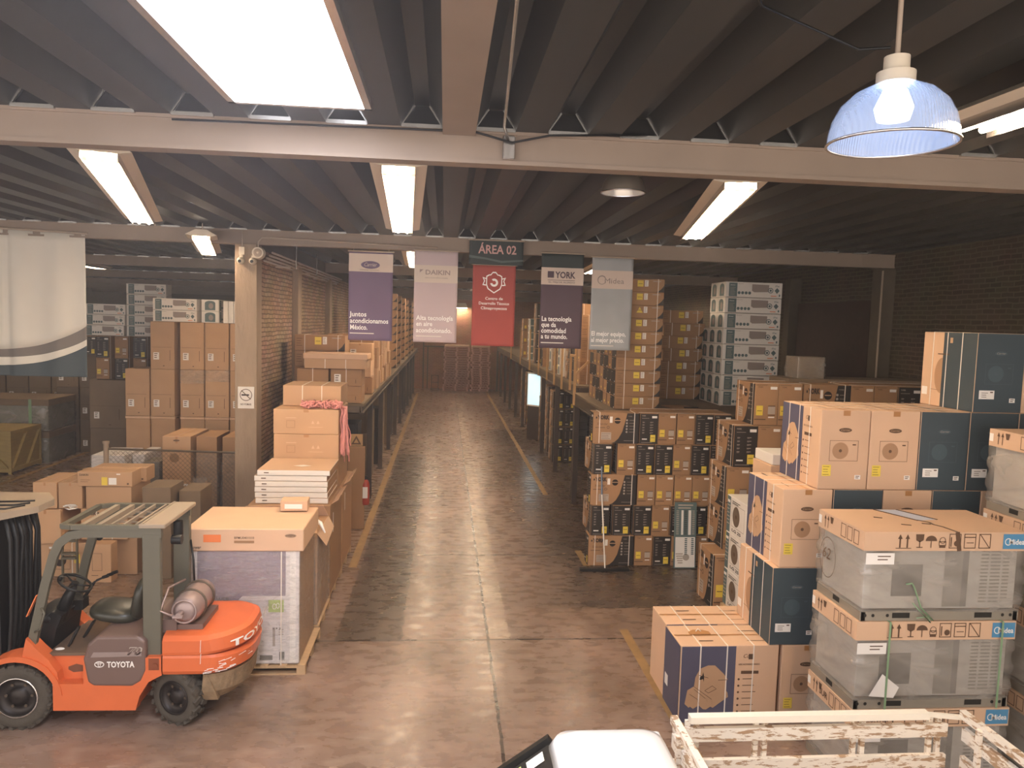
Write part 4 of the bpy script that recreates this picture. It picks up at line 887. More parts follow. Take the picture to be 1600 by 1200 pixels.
    if var == 1: D.poly('paper_label', M_WHL, 'F', [(.16, bs + .04), (.28, bs + .25), (.45, bs + .12), (.40, bs + .02)], 3)
    if var == 0: D.ring('marker_writing', M_INK, 'L', d * .34, h * .50, .20, .007, 3, .15); D.text('marker_writing', M_INK, 'L', '62', d * .2, h * .48, .16, 3, 0, .2)
    for (pn, mn), (mb, m) in D.parts.items(): mb.build(pn, m, o, recalc=False)
    if var == 1 or var == 2:
        mb = MB()
        for u in (-.31, .41):
            mb.box(w * u - .009, w * u + .009, -d / 2 - .045, -d / 2 - .041, .01, h + .002, M_GSTRAP); mb.box(w * u - .009, w * u + .009, -d / 2 - .045, d / 2 + .02, h + .002, h + .006, M_GSTRAP)
        if var == 1: mb.build('green_strap', None, o)
    if var == 0:
        mb = MB(); mb.tube([(-.38, -d / 2 - .05, .36), (-.33, -d / 2 - .06, .37), (-.30, -d / 2 - .05, .33), (-.22, -d / 2 - .045, .14), (-.10, -d / 2 - .05, .02)], .008, 6); mb.tube([(-.30, -d / 2 - .045, .18), (-.12, -d / 2 - .05, .0), (-.14, -d / 2 - .04, .05), (-.25, -d / 2 - .04, .04)], .005, 6); mb.build('tie_cord', M_GSTRAP, o)
    return o
PM = .838
machine(4.58, 6.36 + .42, 0, 1.52, .80, PM - .004, 'bottom wrapped machine of the front stack, half hidden by the truck bed rails', 2)
machine(4.575, 6.36 + .42, PM, 1.52, .80, PM - .004, 'middle wrapped machine of the front stack, tied with two green straps', 1)
machine(4.60, 6.36 + .42, PM * 2, 1.54, .80, PM - .004, 'topmost wrapped machine of the front stack, lid torn and 62 written on its side', 0)
for r in range(4): machine(6.42, 6.42 + .46, PM * r, 1.5, .80, PM - .004, 'wrapped machine in the right edge stack, %s' % layer(r, 4), 3)
# ------------------------------------------------------------------ mezzanine and racks on the right
def rack(name, label, x0, x1, y0, y1, zt, posts_y, beam=.25, postx=None, pw=.12, upr=None):
    o = empty(name, (x0, y0, 0)); tag(o, label, 'rack'); g = lambda mb, n, m: mb.build(n, m, o, (-x0, -y0, 0))
    mb = MB(); mb.box(x0, x1, y0, y1, zt - .045, zt); g(mb, 'deck_panel', mat('deck_board', '#6E5C46', .8, noise=.15))
    for xx in (x0, x1 - .08):
        mb = MB(); mb.box(xx, xx + .08, y0, y1, zt - beam, zt - beam + .02); mb.box(xx, xx + .08, y0, y1, zt - .066, zt - .046); mb.box(xx + .03, xx + .05, y0, y1, zt - beam + .02, zt - .066); g(mb, 'beam', M_STEEL)
    for yy in (y0, y1 - .08):
        mb = MB(); mb.box(x0 + .08, x1 - .08, yy, yy + .02, zt - beam, zt - .047); mb.box(x0 + .08, x1 - .08, yy, yy + .08, zt - beam, zt - beam + .02); g(mb, 'beam', M_STEEL)
    for yy in posts_y:
        for xx in (postx if postx is not None else x0 + .0, x1 - pw - .1):
            mb = MB(); mb.box(xx, xx + pw, yy, yy + pw, 0.0, zt - beam, b=.004); mb.box(xx - .04, xx + pw + .04, yy - .04, yy + pw + .04, 0, .012); g(mb, 'post', M_POST)
    for (yy, hh) in upr or []:
        mb = MB(); mb.box(x0 - .055, x0 - .005, yy, yy + .05, zt - beam, zt + hh); g(mb, 'upright', M_UPR)
    return o
rack('mezzanine_rack', 'dark steel mezzanine behind the carton wall carrying the tall towers', 3.12, 8.4, 13.95, 17.9, 2.655, (14.1, 17.6), .30)
rack('storage_rack', 'long dark steel rack along the right side of the aisle with tan uprights', 3.22, 8.3, 18.05, 46.5, 2.80, [18.3 + 3.1 * i for i in range(10)], .28,
     upr=[(18.1, 1.25), (20.2, 1.25), (21.6, 1.25), (23.2, 1.25), (25.3, 1.25), (28, 1.25), (31.5, 1.25), (36, 1.25)])
o = empty('rack_end_frame', (3.05, 17.4, 2.4)); tag(o, 'tan end frame with a diagonal brace where the rack meets the mezzanine', 'frame')
for nme, a, b_ in (('upright', (0, 0, -.0), (0, 0, 1.15)), ('upright', (0, .62, .3), (0, .62, 1.15)), ('crossbar', (0, -.02, 1.15), (0, .64, 1.15)), ('brace', (0.0, .05, .70), (0.35, .05, 1.05))): MB().bar(a, b_, .05, .05).build(nme, M_UPR, o)

dz = .2555
for lvl in range(10):
    for k in range(7):
        P = LGT if (k == 0 and lvl == 7) else (LGD if (k == 0 or (lvl * 5 + k * 3) % 4 < 2) else LGB)
        place(P, 3.80, 14.5 + .19 + .378 * k, 2.657 + lvl * dz, 0, 'long carton, tall strapped tower by the blue banner, %s, %s from front' % (layer(lvl, 10), ORD[k + 1]), 'long cartons of the tall strapped tower', 'all' if k < 6 else 'few')
for lvl in range(7):
    for k in range(2):
        place(LSD if (lvl + k) % 3 == 1 else LSB, 5.36 + (.05 if lvl in (3, 5) else 0) - (.10 if lvl < 2 else 0) * 0, 16.95 + .43 * k, 2.657 + lvl * .288, 0, 'long carton, lower brown tower left of white tower, %s, %s' % (layer(lvl, 7), 'front' if k == 0 else 'behind'), 'long cartons of the lower brown tower')
for lvl in range(8):
    for k in range(3):
        if k == 2 and lvl > 4: continue
        place(SPL, 6.47 - (.0 if k == 0 else .0), 15.5 + .215 + .445 * k, 2.657 + lvl * .3285, 0, 'white carton of the bright white tower, %s, %s' % (layer(lvl, 8), ['front row', 'middle row', 'back row'][k]), 'white cartons of the bright tower')
b = place(plain(.55, .9, .012, M_CARDD, tape=False, name='cardboard_sheet'), 4.85, 14.9, 2.656, .12, 'loose cardboard sheet on the mezzanine deck between the two towers', cat='cardboard')
place(plain(.30, .06, .02, M_INKB, tape=False, name='scrap_strip'), 5.0, 14.8, 2.672, .1, 'small dark strip lying on the cardboard sheet on the mezzanine', cat='scrap')

# stacks on the right rack deck
kinds = [(LSB, .288, 6, 0), (LSD, .288, 7, 0), (YD, .553, 3, 0), (SPL2, .275, 7, 0), (SPL2, .275, 6, 0), (YB, .553, 3, 0), (SPL, .3285, 6, 0), (LSD, .288, 6, 0), (YD, .553, 4, 0), (SPL2, .275, 6, 0), (YB, .553, 3, 0)]
y = 18.5
for i, (P, dzz, n, _) in enumerate(kinds):
    for c in range(2):
        for l in range(n - (1 if c and i % 2 else 0)):
            place(P, 3.36 + P.w / 2 + c * (P.w + .03), y + P.d / 2, 2.803 + l * dzz, 0, '%s on right rack deck, %s stack, %s column, %s' % (P.name.replace('_', ' '), ORD[i + 1], 'aisle-side' if c == 0 else 'second', layer(l, n)), 'cartons on the right rack deck', 'all' if i < 3 else 'few')
    y += P.d + (.30 if i < 6 else 1.6)
# stacks under the right rack and mezzanine
y = 14.35; i = 0
for i, (P, n, dzz) in enumerate([(YD, 4, .553), (YD, 4, .553), (YD, 4, .553), (YD, 4, .553), (YB, 4, .553), (SPL2, 8, .275), (YD, 4, .553), (YD, 4, .553), (YD, 4, .553), (YD, 3, .553), (SPL2, 8, .275), (YD, 4, .553), (YB, 4, .553), (YD, 4, .553)]):
    for c in range(0 if i in (4, 5, 6) else 3 if i < 4 else 2):
        for l in range(n):
            place(P, (3.80 if y < 18 else 3.40 if y > 22 and y < 24 else 3.50) + P.w / 2 + c * (P.w + .02), y + P.d / 2, l * dzz, 0, '%s under right rack, %s stack, %s column, %s' % (P.name.replace('_', ' '), ORD[i + 1], ['aisle-side', 'second', 'third'][c], layer(l, n)), 'cartons under the right rack', 'all' if i < 9 else 'few')
    y += P.d + (.12 if i < 4 else .95)
# pale-lit white boards / freezer seen between the posts
o = empty('lit_panel', (3.30, 30.9, 1.5)); tag(o, 'bright bluish-white lit panel glowing between the posts under the right rack', 'light panel')
MB().box(-.03, .03, -.34, .34, -.62, .62, M_WHITE, b=.01).build('panel_frame', None, o); MB().box(-.036, -.031, -.29, .29, -.56, .56, mat('lit_panel', '#CFE6F0', .4, emit='#BFE4F2', estr=.7)).build('lit_face', None, o)
o.location = (3.34, 27.45, 1.85); o.rotation_euler = (0, 0, .75)
for l in range(2): MB().box(-.02, .02, -.3, .3, -1.85, -.62, M_POST).build('stand', None, o) if l == 0 else None

# ------------------------------------------------------------------ things at the carton wall
o = empty('floor_squeegee', (2.86, 12.72, 0)); tag(o, 'floor squeegee with a white handle leaning against the carton wall', 'squeegee')
MB().box(-.42, .46, -.05, .05, .0, .055, M_BLK, b=.01).build('rubber_blade', None, o); MB().cyl((.03, 0, .05), (-.02, .26, 1.30), .013, 10, M_WHITE).build('handle', None, o); MB().cyl((-.02, .262, 1.305), (-.04, .275, 1.80), .014, 10, mat('blue_tape', '#6F7F90', .5)).build('blue_grip', None, o)
D = Decals(.40, .03, 1.18)
D.rect('printed_panel', M_TEAL, 'F', .002, .002, .398, 1.178); D.rect('printed_panel', M_WHL, 'F', .02, .02, .38, .56, 2)
D.lines('lettering', M_INKW, 'F', .06, 1.12, .28, 2, .05, .02, .2, 2); D.rect('lettering', M_WHL, 'F', .12, .60, .16, 1.04, 2); D.rect('lettering', M_WHL, 'F', .25, .60, .30, 1.04, 2)
for c, u in enumerate((.03, .18, .32)): D.lines('lettering', M_INKW if c != 1 else M_INKB, 'F', u, 1.02, .05, 13, .034, .012, .1, 3, seed=c)
for c, u in enumerate((.19, .31)): D.lines('lettering', M_TEAL, 'F', u, .52, .05, 9, .034, .022, .1, 3, seed=c + 5)
for c in range(5): D.rect('lettering', M_GRL, 'F', .03 + .01 * c, .25 - .04 * c, .16, .27 - .04 * c, 3)
D.disc('lettering', M_GRL, 'F', .22, .2, .06, 3)
PO = Proto('poster_board', .40, .03, 1.18, M_TEAL, D, cat='sign'); p = place(PO, 4.36, 12.80, 0, 0, 'tall teal and white printed board leaning against the carton wall'); p.rotation_euler = (-.08, 0, 0); p.location.y = 12.86; p.location.z = .004

# ------------------------------------------------------------------ far end of the aisle
for s, (x0, w_, n) in enumerate(((.0, 1.55, 19), (1.68, 1.12, 19))):
    for l in range(n):
        j = random.uniform(-.06, .06)
        pallet(x0 + w_ / 2 + j, 46.55, l * .142, w_, 1.0, 'reddish pallet, %s stack at the aisle end, %s' % ('left wide' if s == 0 else 'right narrow', 'level %d counted from the floor' % (l + 1) if False else (layer(l, n) if l < 14 else '%s below the top' % ORD[n - 1 - l] if l < n - 1 else 'top')), M_WOODP, .138, group='stacked pallets at the end of the aisle')
for s in (0, 1): place(plain(1.5 if s == 0 else 1.1, .9, .10, M_CARDP, tape=False, name='flattened_cardboard'), .78 if s == 0 else 2.24, 46.55, 19 * .142, 0, 'flattened pale cardboard lying on the %s pallet stack' % ('left' if s == 0 else 'right'), cat='cardboard')
o = empty('hand_trolley', (-.52, 45.9, 0)); tag(o, 'small steel hand trolley standing left of the far pallet stacks', 'trolley')
for x in (-.2, .2): MB().tube([(x, 0, .05), (x, .1, .95)], .02, 8).build('side_rail', M_STEEL, o)
for z in (.15, .5, .93): MB().tube([(-.2, .01 + z * .1, z), (.2, .01 + z * .1, z)], .015, 8).build('crossbar', M_STEEL, o)
MB().box(-.2, .2, -.25, .0, .03, .05).build('toe_plate', M_STEEL, o)
for x in (-.23, .23): MB().cyl((x - .02, .08, .09), (x + .02, .08, .09), .09, 16).build('wheel', M_TYRE, o)
mb = MB(); mb.box(-1.32, -1.24, 47.4, 47.5, 0, 3.2); mb.box(-1.3, .0, 47.42, 47.5, 2.6, 2.68); mb.box(-1.05, -.98, 47.42, 47.5, 0, 2.6); struct(mb.build('door_2', M_STEEL))
o = empty('far_lamp', (.98, 47.2, 5.2)); tag(o, 'small lit lamp on the far brick wall above the pallets', 'lamp'); mb = MB(); mb.prism([(-.42, -.12), (.42, -.12), (.3, .18), (-.3, .18)], -.15, .15, m=M_HOUS); mb.build('housing', None, o); MB().box(-.38, .38, -.14, .14, -.14, -.125, M_TUBE).build('tube', None, o); MB().box(-.05, .05, .1, .3, .0, .06).build('bracket', M_HOUS, o)

# ------------------------------------------------------------------ left rack and what stands on it
rack('storage_rack', 'dark steel rack along the lit brick wall left of the aisle', -3.26, -1.60, 15.4, 46.5, 2.56, [18.4 + 3.2 * i for i in range(9)], .20, postx=None)
LR = 'cartons on the left rack deck'
for c in range(2):
    for l in range(2): place(plain(.62, .6, .34, M_CARDD, 'w' if c else None, strap=1), -2.62 + c * .66, 15.75, 2.565 + l * .343, 0, 'strapped carton under the long lidded one, %s column, %s' % (['left', 'right'][c], layer(l, 2)), LR)
b = place(plain(1.22, .75, .26, M_CARD, strap=2, name='long_lidded_carton'), -2.16, 15.72, 3.26, 0, 'long carton with a shallow lid topping the front of the left rack'); 
mb = MB(); mb.box(-.63, .63, -.395, .395, .19, .30, b=.01); mb.build('lid', M_CARDP, b)
for l in range(4):
    P = longc(1.05, .7, .33, True)if l == 0 else P
    place(P, -2.62, 16.65, 2.565 + l * .335, 0, 'long strapped carton with a black notch print behind the lidded one, %s' % layer(l, 4), LR)
r = random.Random(3)
i = 0; y = 17.4
while y < 23.5:
    hs = r.choice([(.45, 2), (.38, 3), (.5, 2), (.42, 3)])
    for c in range(2):
        for l in range(hs[1]):
            P = plain(.55, .5, hs[0], [M_CARDD, M_CARDP, M_CARD][(i + l) % 3], 'w' if (i + l + c) % 2 else None, strap=(i + l) % 2)
            place(P, -2.93 + c * .62 + r.uniform(-.02, .04) + (.38 if c else 0), y + .25, 2.565 + l * (hs[0] + .004), r.uniform(-.05, .05), 'loose brown carton on left rack, %s heap, %s column, %s' % (ORD[i + 1], ['wall-side', 'aisle-side'][c], layer(l, hs[1])), LR)
    y += .62; i += 1
for c in range(2):
    for l in range(8): place(plain(.42, .55, .28, M_CARDG, 'w', name='wrapped_carton'), -2.72 + c * .46, 24.3, 2.565 + l * .284, 0, 'dull wrapped carton behind the purple banner, %s column, %s' % (['left', 'right'][c], layer(l, 8)), LR, 'few')
for s, yy in enumerate((27.0, 29.5, 32.5, 35.5, 38.5, 41.5)):
    for l in range(9): place(LSB if l % 3 else LSD, -2.15 + .0, yy, 2.565 + l * .288, 0, 'brown long carton of the %s far tower on the left rack, %s' % (ORD[s + 1], layer(l, 9)), LR, 'few')
for s, yy in enumerate((16.2, 17.3, 19.4, 20.6, 22.6, 24.2, 26.2, 28.4, 30.6, 33.2, 36.4, 39.4, 42.4)):
    hs = [(.55, 3), (.48, 4), (.7, 3), (.6, 3)][s % 4]
    for l in range(hs[1]): place(plain(.7, .75, hs[0], [M_CARDG, M_BLACKP, M_CARDG][s % 3], 'w', name='dark_carton'), -2.23, yy, l * (hs[0] + .004), 0, 'dark carton under the left rack, %s stack, %s' % (ORD[s + 1], layer(l, hs[1])), 'dark cartons under the left rack', 'few')
# fire extinguisher and its tan backing
o = empty('fire_extinguisher', (-1.53, 15.35, .50)); tag(o, 'red fire extinguisher hanging beside the left rack post', 'fire extinguisher')
mb = MB(); mb.lathe([(.0, 0), (.075, .005), (.08, .05), (.08, .42), (.06, .49), (.025, .52)], n=20); mb.build('cylinder', M_RED, o); MB().box(-.05, .05, -.083, -.078, .15, .38).build('label', M_WHL, o)
mb = MB(); mb.cyl((0, 0, .52), (0, 0, .57), .02, 10); mb.box(-.06, .03, -.01, .01, .57, .59); mb.build('valve', M_BLK, o); mb = MB(); mb.tube([(.02, 0, .56), (.1, 0, .52), (.11, 0, .3), (.10, 0, .12)], .011, 8); mb.build('hose', M_BLK, o)
o2 = place(plain(.34, .06, 1.7, M_CARDD, tape=False, name='upright_board'), -1.72, 15.32, .0, 0, 'upright brown board at the rack end behind the fire extinguisher', cat='board')
d = Decals(.26, .01, .24); d.poly('lettering', M_INK, 'F', [(.03, .03), (.23, .03), (.13, .21)]); d.poly('lettering', M_UPR, 'F', [(.08, .06), (.18, .06), (.13, .15)], 2)
p = place(Proto('warning_placard', .26, .01, .24, M_UPR, d, cat='sign'), -1.72, 15.27, 2.0 - .3, 0, 'small tan placard with a dark triangle at the rack end'); p.location = (-1.72, 15.28, 1.72)

# ------------------------------------------------------------------ row of goods left of the aisle
def xpower():
    pallet(-2.28, 9.50, 0, 1.40, 1.12, 'pale wooden pallet under the shrink-wrapped white cabinet')
    o = empty('wrapped_cabinet', (-2.29, 9.48, .122)); tag(o, 'shrink-wrapped white cabinet with a lilac panel and cardboard cap beside the forklift', 'air conditioner')
    w_, d_, h_ = 1.26, 1.00, 1.42
    MB().box(-w_ / 2, w_ / 2, -d_ / 2, d_ / 2, 0, h_, b=.015).build('cabinet', M_PALEU, o)
    D = Decals(w_, d_, h_); bt = h_ - .02
    D.poly('lilac_panel', M_LILAC, 'F', [(.08, h_ - .68), (.50, h_ - .68), (.60, h_ - .58), (1.10, h_ - .58), (1.10, bt), (.08, bt)]); D.rect('side_trim', M_GRL, 'F', .02, .02, .03, bt, 1); D.rect('side_trim', M_WHL, 'F', 1.15, .02, 1.22, bt, 1)
    D.text('lettering', M_LOUV, 'F', 'XPOWER', .15, h_ - .66, .09, 2, .02, width=.30); D.rect('lettering', M_LOUV, 'F', .20, h_ - .675, .42, h_ - .67, 2)
    D.rect('green_label', M_GREENL, 'F', .90, h_ - .78, 1.08, h_ - .63, 2); D.ring('green_label_mark', M_WHL, 'F', .97, h_ - .71, .035, .008, 3, .025); D.ring('green_label_mark', M_WHL, 'F', 1.01, h_ - .70, .035, .008, 3, .02)
    D.rect('slot', M_LOUV, 'F', .80, .05, .95, .11, 2); D.rect('slot', M_LOUV, 'F', 1.03, .05, 1.09, .15, 2); D.rect('lettering', M_GRL, 'F', .95, .22, .98, .45, 2)
    for k in range(3): D.rect('lettering', M_LOUV, 'F', .95 + .04 * k, .43, .965 + .04 * k, .45, 2); D.rect('lettering', M_GRL, 'F', 1.02, .36 + .03 * k, 1.08, .37 + .03 * k, 2)
    D.rect('side_board', M_CARDD, 'R', .01, .01, .99, bt)
    for (pn, mn), (mb, m) in D.parts.items(): mb.build(pn, m, o, recalc=False)
    cw, cd = 1.36, 1.06
    cap = MB().box(-cw / 2, cw / 2, -cd / 2, cd / 2, h_ - .03, h_ + .24, b=.01).build('cardboard_cap', M_CARDP, o)
    D = Decals(cw, cd, h_ + .24); t = h_ - .03
    D.disc('logo', M_INK, 'F', cw * .89, t + .19, .022, 1, .065); D.ring('logo', M_CARDP, 'F', cw * .89, t + .19, .019, .003, 2, .058); D.text('logo', M_CARDP, 'F', 'Carrier', cw * .855, t + .18, .03, 2, 0, .3, width=.09)
    D.rect('orange_label', M_ORL, 'F', .21, t + .11, .41, t + .20); D.text('lettering', M_INK, 'F', 'BPMU0401010', .56, t + .15, .04, 1, .01, width=.23); D.rect('lettering', M_CARDD, 'F', .56, t + .10, .79, t + .13)
    D.text('lettering', M_INKB, 'F', 'Xpower', .035, t + .03, .055, 1, .02, .3, width=.15); D.rect('lettering', M_INK, 'F', .05, t + .015, .13, t + .02)
    for (pn, mn), (mb, m) in D.parts.items(): mb.build(pn, m, cap, recalc=False)
    mb = MB(); mb.box(.42, .432, -d_ / 2 - .04, -d_ / 2 - .036, 0, h_ - .03); mb.build('strap', M_STRAP, o)
    add_wrap(o, w_, d_, h_ - .03, M_WRAP, .0, h_ - .035, .015, 3)
    return o
xpower()
# second row: opened wrapped cartons
pallet(-2.26, 10.62, 0, 1.30, 1.0, 'wooden pallet under the torn-open carton behind the wrapped cabinet')
o = place(plain(1.22, .96, 1.26, M_CARDD, None, tape=False, name='torn_carton'), -2.25, 10.62, .122, 0, 'torn-open wrapped brown carton behind the cardboard-capped cabinet')
add_wrap(o, 1.22, .96, 1.24, M_WRAP, 0, 1.22, .03, 9)
def flap(a, b_, c, d, t=.006, m=M_CARDP):
    mb = MB(); P = [Vector(p) for p in (a, b_, c, d)]; n = (P[1] - P[0]).cross(P[3] - P[0]).normalized() * t
    mb.add(P + [p + n for p in P], [(0, 3, 2, 1), (4, 5, 6, 7), (0, 1, 5, 4), (1, 2, 6, 5), (2, 3, 7, 6), (3, 0, 4, 7)]); return mb
flap((-.61, -.48, 1.265), (.61, -.48, 1.265), (.50, -.10, 1.40), (-.52, -.10, 1.38)).build('flap', M_CARDP, o)
flap((.61, -.48, 1.262), (.61, .48, 1.262), (.70, .42, 1.12), (.72, -.40, 1.08)).build('flap', M_CARDP, o)
flap((-.61, .48, 1.265), (.61, .48, 1.265), (.55, .38, 1.44), (-.55, .38, 1.42)).build('flap', M_CARDP, o)
mb = MB(); mb.tube([(.30, -.3, 1.40), (.45, -.28, 1.45), (.62, -.3, 1.36), (.70, -.42, 1.26)], [.02, .04, .03, .01], 7); mb.build('paper_scrap', M_WHL, o)
place(plain(.34, .25, .13, M_CARDP, 'w' if False else None, tape=False, name='small_open_box'), -1.88, 9.86, 1.795, .05, 'small open tan box with a white label on the cardboard cap')
p = MB(); p.box(-.11, .11, -.001, .001, -.03, .03); p = p.build('white_label_strip', M_WHL, None, (-1.88, 9.728, 1.86)); tag(p, 'white paper label on the small open box on the cardboard cap', 'label')
p.location.y = 9.727
# third: two long wrapped cartons with flat stack above
for k, (yy, dd) in enumerate(((11.85, 1.30), (13.2, 1.30))):
    pallet(-2.24, yy, 0, 1.22, dd, 'wooden pallet under the %s tall brown carton left of the aisle' % ['nearer', 'farther'][k])
    o = place(plain(1.20, dd - .04, 1.375, M_CARDD, None, tape=False, name='tall_brown_carton'), -2.23, yy, .122, 0, '%s tall brown carton along the aisle below the white-edged stack' % ['nearer', 'farther'][k])
    for q in range(3): flap((.60, -.5 + .34 * q, 1.378), (.60, -.2 + .34 * q, 1.378), (.70, -.22 + .34 * q, 1.46), (.70, -.5 + .34 * q, 1.44)).build('flap', M_CARDP, o)
    mb = MB(); mb.box(.602, .605, -.35, -.32, .9, 1.2); mb.build('hanging_tape', M_WHL, o)
FL = Proto('flat_carton', 1.06, .98, .078, M_WHITE); 
D = Decals(1.06, .98, .078); D.rect('top_sheet', M_CARDP, 'T', .003, .003, 1.057, .977); D.rect('side_print', M_CARDD, 'R', .003, .003, .977, .075); D.rect('lettering', M_INK, 'F', .1, .035, .17, .05)
FL = Proto('flat_carton', 1.06, .98, .078, M_WHITE, D)
for l in range(6): place(FL, -2.22 + (.03 if l == 5 else -.012 * (l == 4) + random.uniform(-.01, .01)), 11.82, 1.502 + l * .084, 0, 'white-edged flat carton in the stack left of the aisle, %s' % layer(l, 6), 'white-edged flat cartons', jit=.5)
p = MB(); p.add([(-.14, 0, 0), (0, -.08, 0), (.14, 0, 0), (0, .08, 0)], [(0, 1, 2, 3)]); p = p.build('paper_sheet', M_WHL, None, (-2.12, 11.66, 2.013)); tag(p, 'white paper lying on top of the white-edged flat stack', 'paper')
BX = plain(1.03, 1.15, .40, M_CARD, None, name='pale_brown_carton', icons=True)
place(plain(1.06, 1.12, .47, M_CARDD, tape=False), -2.2, 12.92, 1.50, 0, 'brown carton hidden behind the white-edged stack under the pale ones')
for l in range(2): place(BX, -2.19, 12.87 + .04, 1.98 + .012 + l * .404 + .0, 0, 'pale brown carton with arrow marks, %s of the pair above white-edged stack' % ['lower', 'upper'][l], 'pale brown cartons with arrow marks')
o = place(plain(.95, .85, .34, M_CARD, None, tape=False, name='strapped_carton', strap=2, icons=False), -2.18, 13.22, 2.80, 0, 'strapped tan carton at the very top of the pile left of the aisle')
# pink twine heap
o = empty('pink_twine', (-1.88, 12.55, 2.80)); tag(o, 'tangled pink plastic twine hanging down the side of the pale brown cartons', 'twine')
r = random.Random(5); mb = MB()
for k in range(34):
    p = [Vector((r.uniform(-.38, .18), r.uniform(-.18, .16), r.uniform(.01, .04)))]
    for q in range(9): p.append(p[-1] + Vector((r.uniform(-.09, .10), r.uniform(-.05, .05), 0))); p[-1].z = r.uniform(.01, .13); p[-1].x = max(-.42, min(.22, p[-1].x)); p[-1].y = max(-.18, min(.1, p[-1].y))
    mb.tube(p, r.uniform(.006, .012), 5)
mb.build('heap', M_PINK, o); mb = MB()
for k in range(26):
    x = r.uniform(.215, .31); p = [Vector((x - .1, r.uniform(-.1, .1), .04)), Vector((x, r.uniform(-.1, .1), .02))]
    for q in range(8): p.append(p[-1] + Vector((r.uniform(-.02, .02), r.uniform(-.05, .05), -r.uniform(.04, .15)))); p[-1].x = max(.22, p[-1].x)
    mb.tube(p, r.uniform(.006, .013), 5)
mb.build('hanging_strands', M_PINK, o)
# goods between column and stack
place(plain(.5, .6, 1.6, M_CARDG, None, tape=False, name='dull_carton'), -3.05, 15.0, 0, 0, 'dull brown carton standing between the column and the pale cartons')
# ------------------------------------------------------------------ left hall
LH = 'tall brown cartons in the left hall'
TB = plain(.545, .8, 1.12, M_CARD, 'w', tape=False, name='tall_carton'); TL = plain(.545, .8, 1.05, M_CARD, None, tape=False, name='tall_carton', txt=None)
for c in range(5):
    x = -7.20 + .575 * c + (.10 if c > 1 else 0)
    place(plain(.53, .8, .70, M_CARDD, None, tape=False, name='tall_carton'), x, 18.9, 0, 0, 'base carton on the floor of the tall block, %s from left' % ORD[c + 1], LH)
    place(TL, x, 18.9, .705, 0, 'tall brown carton, lower visible row in the left hall, %s from left' % ORD[c + 1], LH)
    pallet(x, 18.9, 1.76, .56, .82, 'thin pale pallet between rows of the tall carton block, %s from the left' % ORD[c + 1], M_CARDP, .055, group='pallets inside the carton block')
    place(TB, x, 18.9, 1.818, 0, 'tall brown carton with white label, middle row, %s from left' % ORD[c + 1], LH)
    if c > 0: place(TB, x, 18.9, 1.818 + 1.125, 0, 'tall brown carton with white label, top row, %s from left' % ORD[c + 1], LH)
o = MB(); 
b = [x for x in COL.objects if x.get('label', '') == 'tall brown carton with white label, middle row, third from left'][0]; add_wrap(b, .545, .8, 1.12, M_WRAP, .8, 1.12, .006, 2)
b = [x for x in COL.objects if x.get('label', '') == 'tall brown carton with white label, middle row, fourth from left'][0]; add_wrap(b, .545, .8, 1.12, M_WRAP, .85, 1.12, .006, 3)
z0 = 1.818 + 2.25
WH = 'white cartons on the tall carton block'
for c, (x, rot, n) in enumerate(((-6.3, 0, 2),)):
    for l in range(2): place(SPL2, x - .05, 18.75, z0 + l * .275, 0, 'white carton lying on the tall block facing forward, %s' % layer(l, 2), WH)
for c in range(7):
    for l in range(2): place(SPL2, -5.53 + .40 * c * .62, 19.0, z0 + l * .275, PI / 2, 'white carton end-on atop the tall block, %s from left, %s' % (ORD[c + 1], layer(l, 2)), WH) if c % 1 == 0 and c < 1 else None
N_ = Proto('narrow_white_carton', .115, .8, .52, M_WHITE, None)
for c in range(12): place(N_, -5.55 + .125 * c, 18.9, z0, random.uniform(-.01, .01), 'narrow white box upright on the tall block, %s from left' % ORD[c + 1], WH) if c > 2 else None
# mixed stacks behind to the left
for c in range(2):
    for l in range(2): place(plain(.9, .8, 1.25, M_CARDG, 'w', tape=False, name='dark_tall_carton'), -8.6 + .93 * c, 20.6, l * 1.255, 0, 'dim brown carton left of the tall block, %s column, %s' % (['left', 'right'][c], layer(l, 2)), 'dim cartons deep in the left hall')

for c in range(4):
    for l in range(2): place(YD if (c + l) % 2 else YB, -8.75 + .46 * c, 20.7, 2.52 + l * .555, 0, 'small striped carton left of the tall block, %s from the left, %s' % (ORD[c + 1], layer(l, 2)), 'small striped cartons in the left hall')
for l in range(5): place(SPL2, -7.75, 20.75, 3.632 + l * .275, 0, 'white carton in the small stack left of the tall block, %s' % layer(l, 5), 'white cartons left of the tall block')
for l in range(3): place(SPL2, -8.84 + .02 * l, 20.8, 3.632 + l * .275, 0, 'white carton of the leftmost small white stack, %s' % layer(l, 3), 'white cartons left of the tall block')
for c in range(5):
    for l in range(3): place(plain(.62, .8, .98, M_CARDG, 'w', tape=False, name='dark_carton'), -11.2 + .66 * c, 24.0, l * .985, 0, 'dark carton, dim rear row of left hall, %s from left, %s' % (ORD[c + 1], layer(l, 3)), 'dim cartons deep in the left hall')
    place(YD if c % 2 else YB, -11.1 + .62 * c, 23.9, 2.96, 0, 'small striped carton atop the dim rear row, %s from the left' % ORD[c + 1], 'small striped cartons in the left hall')
    place(FAN if c in (3,) else YD, -11.1 + .62 * c, 23.9, 3.515, 0, '%s carton highest on the dim rear row, %s from the left' % ('white' if c == 3 else 'striped', ORD[c + 1]), 'small striped cartons in the left hall')
for c in range(7):
    for l in range(2): place(plain(.66, .8, 1.16, M_CARDG, 'w', tape=False, name='dark_carton'), -16.6 + .70 * c, 26.2, l * 1.165, 0, 'dark labelled carton below the curtain, %s from left, %s' % (ORD[c + 1], layer(l, 2)), 'dim cartons deep in the left hall')
